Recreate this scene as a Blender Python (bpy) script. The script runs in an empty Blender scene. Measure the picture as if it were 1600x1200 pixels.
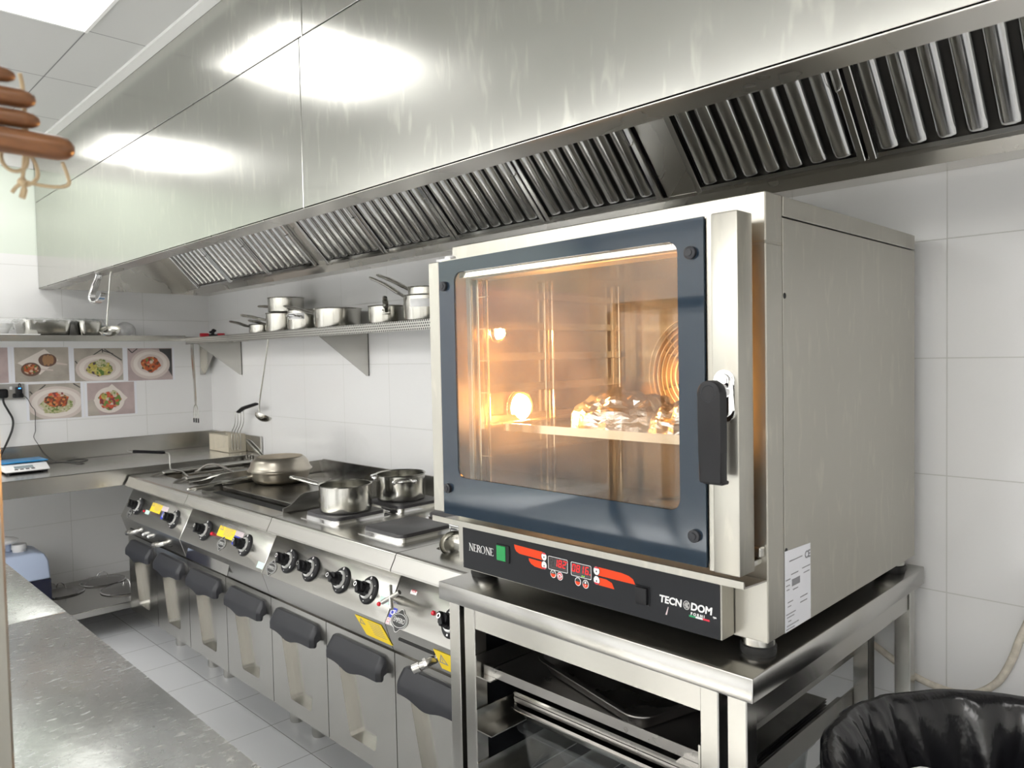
import bpy, bmesh, math, random
from mathutils import Vector, Matrix, noise
from mathutils.geometry import tessellate_polygon
PI = math.pi
random.seed(7)
scene = bpy.context.scene
COL = scene.collection

# ------------------------------------------------------------------ camera
cam_data = bpy.data.cameras.new('camera')
cam = bpy.data.objects.new('camera', cam_data)
COL.objects.link(cam)
CAM = Vector((4.9992, -2.1174, 1.4667))
_yaw, _pitch, _roll = math.radians(44.805), math.radians(2.132), math.radians(-1.1465)
_F = Vector((-math.cos(_yaw) * math.cos(_pitch), math.sin(_yaw) * math.cos(_pitch), -math.sin(_pitch)))
_R = Vector((math.sin(_yaw), math.cos(_yaw), 0))
_U = _R.cross(_F)
_R2 = math.cos(_roll) * _R + math.sin(_roll) * _U
_U2 = -math.sin(_roll) * _R + math.cos(_roll) * _U
cam.matrix_world = Matrix(((_R2.x, _U2.x, -_F.x, CAM.x), (_R2.y, _U2.y, -_F.y, CAM.y),
                           (_R2.z, _U2.z, -_F.z, CAM.z), (0, 0, 0, 1)))
cam_data.sensor_fit = 'HORIZONTAL'
cam_data.sensor_width = 36.0
cam_data.lens = 1171.05 / 1600 * 36.0
cam_data.clip_start = 0.02
cam_data.dof.use_dof = True
cam_data.dof.focus_distance = 2.0
cam_data.dof.aperture_fstop = 7.0
scene.camera = cam

# ------------------------------------------------------------------ world, view, main light levels
world = bpy.data.worlds.new('world')
scene.world = world
world.use_nodes = True
world.node_tree.nodes['Background'].inputs[0].default_value = (0.9, 0.95, 1.0, 1)
world.node_tree.nodes['Background'].inputs[1].default_value = 0.35
scene.view_settings.view_transform = 'Standard'
scene.view_settings.look = 'None'
scene.view_settings.gamma = 1.0
scene.view_settings.use_curve_mapping = False
scene.view_settings.exposure = 1.12
PANEL_STRENGTH = 3.1          # ceiling LED panels, added fill panels included
OVEN_LAMP_STRENGTH = 650.0    # oven bulb and the reflection spot above it
try:
    scene.cycles.use_denoising = True
    scene.cycles.max_bounces = 10
    scene.cycles.transparent_max_bounces = 12
    scene.cycles.sample_clamp_indirect = 6.0
except Exception:
    pass


# ------------------------------------------------------------------ materials
def new_mat(name):
    m = bpy.data.materials.new(name)
    m.use_nodes = True
    nt = m.node_tree
    return m, nt, nt.nodes['Principled BSDF']


def mat(name, col, rough=0.5, metal=0.0, emit=None, estr=0.0, var=0.0, vscale=8.0, rvar=0.0, spec=None,
        bump=0.0, bscale=40.0, stretch=(1, 1, 1), coat=0.0, trans=0.0, ior=None):
    m, nt, b = new_mat(name)
    b.inputs['Base Color'].default_value = (*col, 1)
    b.inputs['Roughness'].default_value = rough
    b.inputs['Metallic'].default_value = metal
    if spec is not None:
        b.inputs['Specular IOR Level'].default_value = spec
    if coat:
        b.inputs['Coat Weight'].default_value = coat
        b.inputs['Coat Roughness'].default_value = 0.05
    if trans:
        b.inputs['Transmission Weight'].default_value = trans
    if ior:
        b.inputs['IOR'].default_value = ior
    if emit:
        b.inputs['Emission Color'].default_value = (*emit, 1)
        b.inputs['Emission Strength'].default_value = estr
    if var or rvar or bump:
        tc = nt.nodes.new('ShaderNodeTexCoord')
        mp = nt.nodes.new('ShaderNodeMapping')
        mp.inputs['Scale'].default_value = stretch
        nt.links.new(tc.outputs['Object'], mp.inputs[0])
        nz = nt.nodes.new('ShaderNodeTexNoise')
        nz.inputs['Scale'].default_value = vscale
        nz.inputs['Detail'].default_value = 4
        nt.links.new(mp.outputs[0], nz.inputs['Vector'])
        if var:
            mr = nt.nodes.new('ShaderNodeMapRange')
            mr.inputs['From Min'].default_value = 0.25
            mr.inputs['From Max'].default_value = 0.75
            mr.inputs['To Min'].default_value = 1 - var
            mr.inputs['To Max'].default_value = 1 + var
            nt.links.new(nz.outputs['Fac'], mr.inputs['Value'])
            vm = nt.nodes.new('ShaderNodeVectorMath')
            vm.operation = 'SCALE'
            vm.inputs[0].default_value = col
            nt.links.new(mr.outputs[0], vm.inputs['Scale'])
            nt.links.new(vm.outputs[0], b.inputs['Base Color'])
        if rvar:
            mr = nt.nodes.new('ShaderNodeMapRange')
            mr.inputs['From Min'].default_value = 0.25
            mr.inputs['From Max'].default_value = 0.75
            mr.inputs['To Min'].default_value = max(0.02, rough - rvar)
            mr.inputs['To Max'].default_value = rough + rvar
            nt.links.new(nz.outputs['Fac'], mr.inputs['Value'])
            nt.links.new(mr.outputs[0], b.inputs['Roughness'])
        if bump:
            n2 = nt.nodes.new('ShaderNodeTexNoise')
            n2.inputs['Scale'].default_value = bscale
            n2.inputs['Detail'].default_value = 3
            nt.links.new(mp.outputs[0], n2.inputs['Vector'])
            bp = nt.nodes.new('ShaderNodeBump')
            bp.inputs['Strength'].default_value = bump
            bp.inputs['Distance'].default_value = 0.004
            nt.links.new(n2.outputs['Fac'], bp.inputs['Height'])
            nt.links.new(bp.outputs[0], b.inputs['Normal'])
    return m


def grid_factor(nt, axis, spacing, offset, width):
    """1 on a grout line of the given width, else 0 (from the surface's own position)."""
    geo = nt.nodes.new('ShaderNodeNewGeometry')
    sep = nt.nodes.new('ShaderNodeSeparateXYZ')
    nt.links.new(geo.outputs['Position'], sep.inputs[0])
    a = nt.nodes.new('ShaderNodeMath'); a.operation = 'SUBTRACT'
    nt.links.new(sep.outputs['XYZ'.index(axis)], a.inputs[0]); a.inputs[1].default_value = offset - spacing * 0.5
    p = nt.nodes.new('ShaderNodeMath'); p.operation = 'PINGPONG'
    s = nt.nodes.new('ShaderNodeMath'); s.operation = 'SUBTRACT'
    # distance to the nearest line: pingpong of (x - off) over half a spacing
    a.inputs[1].default_value = offset
    nt.links.new(a.outputs[0], p.inputs[0]); p.inputs[1].default_value = spacing * 0.5
    l = nt.nodes.new('ShaderNodeMath'); l.operation = 'LESS_THAN'
    nt.links.new(p.outputs[0], l.inputs[0]); l.inputs[1].default_value = width * 0.5
    nt.nodes.remove(s)
    return l.outputs[0]


def tile_mat(name, col, grout, lines, rough=0.12, zmax=None, upper=None):
    m, nt, b = new_mat(name)
    facs = [grid_factor(nt, *ln) for ln in lines]
    f = facs[0]
    for g in facs[1:]:
        mx = nt.nodes.new('ShaderNodeMath'); mx.operation = 'MAXIMUM'
        nt.links.new(f, mx.inputs[0]); nt.links.new(g, mx.inputs[1]); f = mx.outputs[0]
    if zmax is not None:
        geo = nt.nodes.new('ShaderNodeNewGeometry'); sep = nt.nodes.new('ShaderNodeSeparateXYZ')
        nt.links.new(geo.outputs['Position'], sep.inputs[0])
        gt = nt.nodes.new('ShaderNodeMath'); gt.operation = 'LESS_THAN'
        nt.links.new(sep.outputs[2], gt.inputs[0]); gt.inputs[1].default_value = zmax
        ml = nt.nodes.new('ShaderNodeMath'); ml.operation = 'MULTIPLY'
        nt.links.new(f, ml.inputs[0]); nt.links.new(gt.outputs[0], ml.inputs[1]); f = ml.outputs[0]
    mix = nt.nodes.new('ShaderNodeMix'); mix.data_type = 'RGBA'
    mix.inputs['A'].default_value = (*col, 1); mix.inputs['B'].default_value = (*grout, 1)
    nt.links.new(f, mix.inputs['Factor'])
    out = mix.outputs['Result']
    if zmax is not None:
        m2 = nt.nodes.new('ShaderNodeMix'); m2.data_type = 'RGBA'
        m2.inputs['A'].default_value = (*upper, 1)
        nt.links.new(gt.outputs[0], m2.inputs['Factor']); nt.links.new(out, m2.inputs['B']); out = m2.outputs['Result']
    nt.links.new(out, b.inputs['Base Color'])
    mr = nt.nodes.new('ShaderNodeMapRange')
    mr.inputs['To Min'].default_value = rough; mr.inputs['To Max'].default_value = 0.7
    nt.links.new(f, mr.inputs['Value']); nt.links.new(mr.outputs[0], b.inputs['Roughness'])
    bp = nt.nodes.new('ShaderNodeBump'); bp.inputs['Strength'].default_value = 0.4; bp.inputs['Distance'].default_value = 0.002
    bp.invert = True
    nt.links.new(f, bp.inputs['Height']); nt.links.new(bp.outputs[0], b.inputs['Normal'])
    return m


def brushed(name, col, rough, stretch=None, rvar=0.02, aniso=0.0, smear=0.0, sscale=7.0, wipe=0.0, wscale=(2.2, 2.2, 0.55)):
    """stainless steel: soft patches in roughness, optional brushed anisotropy, dents and wipe marks"""
    m, nt, b = new_mat(name)
    b.inputs['Metallic'].default_value = 1.0
    b.inputs['Base Color'].default_value = (*col, 1)
    tc = nt.nodes.new('ShaderNodeTexCoord')
    n2 = nt.nodes.new('ShaderNodeTexNoise'); n2.inputs['Scale'].default_value = 2.2; n2.inputs['Detail'].default_value = 4
    n2.inputs['Distortion'].default_value = 0.6
    nt.links.new(tc.outputs['Object'], n2.inputs['Vector'])
    mr = nt.nodes.new('ShaderNodeMapRange')
    mr.inputs['From Min'].default_value = 0.3; mr.inputs['From Max'].default_value = 0.7
    mr.inputs['To Min'].default_value = rough - rvar; mr.inputs['To Max'].default_value = rough + rvar
    nt.links.new(n2.outputs['Fac'], mr.inputs['Value'])
    rsock = mr.outputs[0]
    if wipe:
        # dried wipe marks and hairline scratches: narrow paler, rougher streaks
        n4 = nt.nodes.new('ShaderNodeTexNoise'); n4.inputs['Scale'].default_value = 20; n4.inputs['Detail'].default_value = 8
        n4.inputs['Distortion'].default_value = 0.5
        mp4 = nt.nodes.new('ShaderNodeMapping'); mp4.inputs['Scale'].default_value = wscale
        nt.links.new(tc.outputs['Object'], mp4.inputs[0]); nt.links.new(mp4.outputs[0], n4.inputs['Vector'])
        m4 = nt.nodes.new('ShaderNodeMapRange')
        m4.inputs['From Min'].default_value = 0.56; m4.inputs['From Max'].default_value = 0.70
        m4.inputs['To Min'].default_value = 0.0; m4.inputs['To Max'].default_value = 1.0
        nt.links.new(n4.outputs['Fac'], m4.inputs['Value'])
        ma = nt.nodes.new('ShaderNodeMath'); ma.operation = 'MULTIPLY_ADD'; ma.inputs[1].default_value = wipe
        nt.links.new(m4.outputs[0], ma.inputs[0]); nt.links.new(rsock, ma.inputs[2]); rsock = ma.outputs[0]
        mx = nt.nodes.new('ShaderNodeMix'); mx.data_type = 'RGBA'
        mx.inputs['A'].default_value = (*col, 1); mx.inputs['B'].default_value = (min(1, col[0] * 1.12), min(1, col[1] * 1.12), min(1, col[2] * 1.10), 1)
        nt.links.new(m4.outputs[0], mx.inputs['Factor']); nt.links.new(mx.outputs['Result'], b.inputs['Base Color'])
    nt.links.new(rsock, b.inputs['Roughness'])
    if aniso:
        b.inputs['Anisotropic'].default_value = aniso
        tg = nt.nodes.new('ShaderNodeTangent'); tg.direction_type = 'RADIAL'; tg.axis = 'Z'
        nt.links.new(tg.outputs[0], b.inputs['Tangent'])
    if smear:
        n3 = nt.nodes.new('ShaderNodeTexNoise'); n3.inputs['Scale'].default_value = sscale; n3.inputs['Detail'].default_value = 5
        n3.inputs['Roughness'].default_value = 0.6
        nt.links.new(tc.outputs['Object'], n3.inputs['Vector'])
        bp = nt.nodes.new('ShaderNodeBump'); bp.inputs['Strength'].default_value = smear; bp.inputs['Distance'].default_value = 0.004
        nt.links.new(n3.outputs['Fac'], bp.inputs['Height']); nt.links.new(bp.outputs[0], b.inputs['Normal'])
    return m


def glass_mat(name, tint=(1, 1, 1), refl=1.0, rough=0.02, haze=0.0, hazecol=(0.9, 0.9, 0.9)):
    """a thin pane: clear transmission, fresnel reflection, an optional film of grease"""
    m = bpy.data.materials.new(name); m.use_nodes = True
    nt = m.node_tree; nt.nodes.clear()
    out = nt.nodes.new('ShaderNodeOutputMaterial')
    tr = nt.nodes.new('ShaderNodeBsdfTransparent'); tr.inputs[0].default_value = (*tint, 1)
    gl = nt.nodes.new('ShaderNodeBsdfGlossy'); gl.inputs['Roughness'].default_value = rough
    gl.inputs['Color'].default_value = (refl, refl, refl, 1)
    # schlick reflectance, the same from both sides of the thin sheet
    lw = nt.nodes.new('ShaderNodeLayerWeight'); lw.inputs['Blend'].default_value = 0.5
    pw = nt.nodes.new('ShaderNodeMath'); pw.operation = 'POWER'; pw.inputs[1].default_value = 5.0
    nt.links.new(lw.outputs['Facing'], pw.inputs[0])
    fr = nt.nodes.new('ShaderNodeMath'); fr.operation = 'MULTIPLY_ADD'; fr.inputs[1].default_value = 0.94; fr.inputs[2].default_value = 0.04
    nt.links.new(pw.outputs[0], fr.inputs[0])
    mx = nt.nodes.new('ShaderNodeMixShader')
    nt.links.new(fr.outputs[0], mx.inputs[0]); nt.links.new(tr.outputs[0], mx.inputs[1]); nt.links.new(gl.outputs[0], mx.inputs[2])
    last = mx.outputs[0]
    if haze:
        df = nt.nodes.new('ShaderNodeBsdfDiffuse'); df.inputs[0].default_value = (*hazecol, 1)
        tl = nt.nodes.new('ShaderNodeBsdfTranslucent'); tl.inputs[0].default_value = (*hazecol, 1)
        ad = nt.nodes.new('ShaderNodeMixShader'); ad.inputs[0].default_value = 0.6
        nt.links.new(df.outputs[0], ad.inputs[1]); nt.links.new(tl.outputs[0], ad.inputs[2])
        tc = nt.nodes.new('ShaderNodeTexCoord')
        nz = nt.nodes.new('ShaderNodeTexNoise'); nz.inputs['Scale'].default_value = 9; nz.inputs['Detail'].default_value = 7
        nt.links.new(tc.outputs['Object'], nz.inputs['Vector'])
        mr = nt.nodes.new('ShaderNodeMapRange'); mr.inputs['From Min'].default_value = 0.3; mr.inputs['From Max'].default_value = 0.75
        mr.inputs['To Min'].default_value = haze * 0.3; mr.inputs['To Max'].default_value = haze * 1.6
        nt.links.new(nz.outputs['Fac'], mr.inputs['Value'])
        m2 = nt.nodes.new('ShaderNodeMixShader')
        nt.links.new(mr.outputs[0], m2.inputs[0]); nt.links.new(last, m2.inputs[1]); nt.links.new(ad.outputs[0], m2.inputs[2])
        last = m2.outputs[0]
    nt.links.new(last, out.inputs[0])
    return m


def speckle_mat(name, cols, scale, rough=0.5):
    """food-like patches: voronoi cells through a colour ramp"""
    m, nt, b = new_mat(name)
    tc = nt.nodes.new('ShaderNodeTexCoord')
    vo = nt.nodes.new('ShaderNodeTexVoronoi'); vo.inputs['Scale'].default_value = scale
    nt.links.new(tc.outputs['Object'], vo.inputs['Vector'])
    sp = nt.nodes.new('ShaderNodeSeparateColor'); nt.links.new(vo.outputs['Color'], sp.inputs[0])
    cr = nt.nodes.new('ShaderNodeValToRGB'); cr.color_ramp.interpolation = 'CONSTANT'
    el = cr.color_ramp.elements
    while len(el) < len(cols):
        el.new(0.5)
    for i, c in enumerate(cols):
        el[i].position = i / len(cols); el[i].color = (*c, 1)
    nt.links.new(sp.outputs[0], cr.inputs[0]); nt.links.new(cr.outputs[0], b.inputs['Base Color'])
    b.inputs['Roughness'].default_value = rough
    return m


def perforated_mat(name, base, dark, pitch):
    """small staggered holes in a steel lip"""
    m, nt, b = new_mat(name)
    b.inputs['Metallic'].default_value = 1; b.inputs['Roughness'].default_value = 0.3
    geo = nt.nodes.new('ShaderNodeNewGeometry'); sep = nt.nodes.new('ShaderNodeSeparateXYZ')
    nt.links.new(geo.outputs['Position'], sep.inputs[0])

    def M(op, a, bb=None):
        n = nt.nodes.new('ShaderNodeMath'); n.operation = op
        for i, v in enumerate((a, bb)):
            if v is None: continue
            if isinstance(v, (int, float)): n.inputs[i].default_value = v
            else: nt.links.new(v, n.inputs[i])
        return n.outputs[0]
    x = M('ADD', sep.outputs[0], sep.outputs[1])
    row = M('FLOOR', M('DIVIDE', sep.outputs[2], pitch * 0.8))
    sh = M('MULTIPLY', M('MODULO', row, 2.0), pitch * 0.5)
    fx = M('SUBTRACT', M('PINGPONG', M('ADD', x, sh), pitch * 0.5), 0.0)
    fz = M('PINGPONG', M('SUBTRACT', sep.outputs[2], 0.0), pitch * 0.4)
    # hole centres at pingpong maxima
    dx = M('SUBTRACT', pitch * 0.5, fx); dz = M('SUBTRACT', pitch * 0.4, fz)
    d = M('SQRT', M('ADD', M('MULTIPLY', dx, dx), M('MULTIPLY', dz, dz)))
    hole = M('LESS_THAN', d, pitch * 0.3)
    mix = nt.nodes.new('ShaderNodeMix'); mix.data_type = 'RGBA'
    mix.inputs['A'].default_value = (*base, 1); mix.inputs['B'].default_value = (*dark, 1)
    nt.links.new(hole, mix.inputs['Factor']); nt.links.new(mix.outputs['Result'], b.inputs['Base Color'])
    mm = M('SUBTRACT', 1.0, hole); nt.links.new(mm, b.inputs['Metallic'])
    return m


M = {}
M['wall'] = tile_mat('white_wall_tile', (0.80, 0.80, 0.80), (0.60, 0.60, 0.58), [('X', 0.4, 0.03, 0.0028), ('Z', 0.3, 0.24, 0.0028)])
M['wall_l'] = tile_mat('white_wall_tile_side', (0.80, 0.80, 0.80), (0.60, 0.60, 0.58), [('Y', 0.45, -0.42, 0.0028), ('Z', 0.3, 0.24, 0.0028)],
                       zmax=2.1, upper=(0.72, 0.78, 0.70))
M['wall_plain'] = mat('plain_white_wall', (0.72, 0.72, 0.70), 0.5)
M['floor'] = tile_mat('pale_grey_floor_tile', (0.64, 0.65, 0.67), (0.22, 0.22, 0.22), [('X', 0.313, 1.253, 0.003), ('Y', 0.62, -0.735, 0.003)], rough=0.35)
M['ceil'] = tile_mat('grey_ceiling_tile', (0.54, 0.54, 0.525), (0.20, 0.20, 0.20), [('X', 0.6, 0.135, 0.005), ('Y', 0.6, -1.235, 0.005)], rough=0.8)
M['trim'] = mat('white_trim', (0.75, 0.75, 0.73), 0.5)
M['led'] = mat('led_diffuser', (0.9, 0.9, 0.9), 0.5, emit=(1.0, 0.985, 0.96), estr=PANEL_STRENGTH)
M['steel'] = brushed('brushed_steel', (0.53, 0.52, 0.49), 0.23, smear=0.03, sscale=3)
M['steel_h'] = brushed('brushed_worktop_steel', (0.55, 0.54, 0.515), 0.23, smear=0.03, sscale=3)
M['hood'] = brushed('hood_sheet_steel', (0.52, 0.52, 0.485), 0.22, aniso=0.45, rvar=0.03, smear=0.03, sscale=2.2, wipe=0.03)
M['hood_dark'] = brushed('hood_inner_steel', (0.66, 0.64, 0.60), 0.27)
M['oven_steel'] = brushed('oven_sheet_steel', (0.45, 0.435, 0.39), 0.36, rvar=0.03, smear=0.02, sscale=3, wipe=0.02)
M['table'] = brushed('worn_table_steel', (0.78, 0.80, 0.81), 0.23, rvar=0.05, smear=0.45, sscale=7, wipe=0.12, wscale=(6, 2.5, 6))
M['filter'] = brushed('baffle_steel', (0.80, 0.80, 0.79), 0.18, rvar=0.03)
M['filter_back'] = mat('filter_back_dark', (0.035, 0.033, 0.03), 0.5, 0.6)
M['pot'] = brushed('pot_steel', (0.54, 0.53, 0.49), 0.19)
M['pot_in'] = brushed('pot_inner_steel', (0.58, 0.56, 0.52), 0.30)
M['panbase'] = mat('heat_stained_steel', (0.42, 0.33, 0.20), 0.36, 1.0, var=0.35, vscale=14)
M['pan_steel'] = brushed('used_pan_steel', (0.52, 0.48, 0.41), 0.30)
M['ring'] = mat('satin_aluminium', (0.66, 0.66, 0.65), 0.38, 0.6)
M['chrome'] = mat('chrome', (0.86, 0.86, 0.86), 0.06, 1.0)
M['wire'] = mat('wire_steel', (0.62, 0.61, 0.58), 0.25, 1.0)
M['mesh_wire'] = mat('used_basket_wire', (0.50, 0.46, 0.38), 0.35, 1.0)
M['black'] = mat('black_plastic', (0.010, 0.010, 0.012), 0.45, spec=0.3)
M['rubber'] = mat('black_rubber', (0.012, 0.012, 0.012), 0.6)
M['charcoal'] = mat('charcoal_plastic', (0.021, 0.022, 0.027), 0.45, spec=0.4)
M['panel_black'] = mat('satin_black_panel', (0.012, 0.013, 0.016), 0.38, spec=0.25)
M['dark'] = mat('dark_gap', (0.01, 0.01, 0.01), 0.7)
M['castiron'] = mat('cast_iron', (0.075, 0.073, 0.078), 0.42, 0.3, var=0.25, vscale=12)
M['griddle'] = mat('griddle_steel', (0.30, 0.29, 0.27), 0.22, 1.0, var=0.15, vscale=9, rvar=0.08)
M['oil'] = mat('dark_frying_oil', (0.02, 0.015, 0.01), 0.08)
M['white'] = mat('white_plastic', (0.80, 0.80, 0.80), 0.35)
M['print_white'] = mat('white_print', (0.85, 0.85, 0.85), 0.5)
M['paper'] = mat('laminated_white_paper', (0.80, 0.81, 0.86), 0.25)
M['yellow'] = mat('yellow_label', (0.85, 0.62, 0.02), 0.45)
M['ink'] = mat('black_print', (0.03, 0.03, 0.03), 0.5)
M['greyink'] = mat('grey_print', (0.25, 0.25, 0.27), 0.5)
M['blue'] = mat('blue_label', (0.02, 0.04, 0.50), 0.4)
M['pinkl'] = mat('pale_pink_label', (0.72, 0.60, 0.62), 0.5)
M['mint'] = mat('pale_mint_label', (0.60, 0.78, 0.72), 0.5)
M['redlamp'] = mat('red_indicator', (0.60, 0.01, 0.03), 0.2)
M['redplastic'] = mat('red_plastic', (0.50, 0.015, 0.03), 0.35)
M['glass_border'] = mat('painted_door_glass', (0.022, 0.036, 0.054), 0.05, spec=0.5)
M['oven_glass'] = glass_mat('oven_window_glass', (0.97, 0.96, 0.94), 0.9, 0.015, haze=0.05, hazecol=(0.9, 0.8, 0.65))
M['clear'] = glass_mat('clear_polycarbonate', (0.90, 0.92, 0.93), 1.0, 0.05, haze=0.05)
M['frosted'] = glass_mat('frosted_plastic', (0.95, 0.96, 0.96), 1.0, 0.12, haze=0.50)
M['cling'] = glass_mat('cling_film', (0.96, 0.97, 0.97), 1.0, 0.12, haze=0.22)
M['liner'] = brushed('oven_liner_steel', (0.46, 0.37, 0.26), 0.20, rvar=0.04)
M['rack'] = brushed('oven_rack_steel', (0.76, 0.68, 0.54), 0.16)
M['bulb'] = mat('oven_bulb', (1, 0.8, 0.5), 0.3, emit=(1.0, 0.46, 0.12), estr=OVEN_LAMP_STRENGTH)
M['foil'] = mat('crumpled_foil', (0.58, 0.57, 0.55), 0.24, 1.0, bump=0.5, bscale=60)
M['fan'] = mat('dark_fan_recess', (0.12, 0.085, 0.055), 0.5, 0.3)
M['orange'] = mat('orange_print', (0.80, 0.055, 0.006), 0.4, spec=0.3)
M['redprint'] = mat('red_print', (0.65, 0.02, 0.05), 0.4)
M['greenprint'] = mat('green_print', (0.02, 0.30, 0.12), 0.4)
M['led_red'] = mat('red_led_digits', (0.05, 0.0, 0.0), 0.4, emit=(1.0, 0.004, 0.008), estr=0.60)
M['led_dim'] = mat('unlit_led', (0.05, 0.045, 0.045), 0.4)
M['led_green'] = mat('green_led', (0.1, 0.5, 0.0), 0.4, emit=(0.3, 1.0, 0.05), estr=1.0)
M['switch_green'] = mat('lit_green_rocker', (0.005, 0.10, 0.03), 0.2, emit=(0.01, 0.8, 0.15), estr=0.14)
M['display'] = mat('display_window', (0.035, 0.03, 0.03), 0.15)
M['bag'] = mat('black_bin_bag', (0.009, 0.009, 0.011), 0.20, spec=0.6, bump=0.7, bscale=34, stretch=(1, 1, 0.4))
M['wood'] = mat('varnished_wood', (0.19, 0.080, 0.032), 0.28, var=0.45, vscale=14, stretch=(9, 1.2, 9))
M['twine'] = mat('jute_twine', (0.55, 0.43, 0.27), 0.9, bump=0.4, bscale=300)
M['jerry'] = mat('blue_grey_plastic', (0.45, 0.53, 0.70), 0.35)
M['jerry_liquid'] = mat('dark_cleaner', (0.012, 0.014, 0.035), 0.25)
M['cream'] = mat('cream_cable', (0.66, 0.61, 0.52), 0.6, var=0.2, vscale=60)
M['cable'] = mat('black_cable', (0.015, 0.015, 0.015), 0.5)
M['scale_blue'] = mat('blue_scale_pan', (0.01, 0.22, 0.50), 0.3)
M['lcd'] = mat('grey_lcd', (0.30, 0.36, 0.38), 0.2)
M['blue_led'] = mat('blue_glow', (0.0, 0.1, 0.5), 0.3, emit=(0.05, 0.25, 1.0), estr=2.5)
M['tray'] = mat('dark_tray_steel', (0.34, 0.33, 0.32), 0.30, 1.0, var=0.15, vscale=7, rvar=0.08)
M['perf'] = perforated_mat('perforated_steel', (0.62, 0.61, 0.58), (0.03, 0.03, 0.03), 0.0135)
M['photo_bg'] = mat('photo_stone_background', (0.42, 0.38, 0.33), 0.3, var=0.25, vscale=9)
M['photo_bg2'] = mat('photo_pink_background', (0.46, 0.37, 0.36), 0.3, var=0.2, vscale=9)
M['photo_dark'] = mat('photo_dark_line', (0.06, 0.06, 0.06), 0.3)
M['plate_p'] = mat('photo_plate', (0.62, 0.54, 0.50), 0.3)
M['plate_w'] = mat('photo_plate_light', (0.74, 0.68, 0.63), 0.3)
M['bowl_p'] = mat('photo_dark_bowl', (0.14, 0.08, 0.06), 0.3)
M['food_a'] = speckle_mat('photo_stew', [(0.45, 0.10, 0.03), (0.60, 0.42, 0.30), (0.10, 0.16, 0.04), (0.55, 0.20, 0.08), (0.25, 0.06, 0.03)], 90)
M['food_b'] = speckle_mat('photo_pasta', [(0.50, 0.42, 0.10), (0.38, 0.34, 0.10), (0.08, 0.05, 0.06), (0.10, 0.18, 0.04), (0.55, 0.48, 0.16)], 80)
M['food_c'] = speckle_mat('photo_roast', [(0.50, 0.12, 0.04), (0.22, 0.06, 0.03), (0.60, 0.25, 0.08), (0.45, 0.09, 0.03), (0.08, 0.05, 0.03)], 80)
M['food_d'] = speckle_mat('photo_rice', [(0.48, 0.45, 0.28), (0.40, 0.40, 0.20), (0.55, 0.52, 0.36), (0.15, 0.22, 0.06)], 120)
M['food_e'] = speckle_mat('photo_salad', [(0.60, 0.10, 0.05), (0.62, 0.50, 0.42), (0.16, 0.26, 0.06), (0.55, 0.20, 0.10), (0.22, 0.05, 0.05)], 70)
M['bread_p'] = mat('photo_bread', (0.36, 0.20, 0.10), 0.4)


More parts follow.
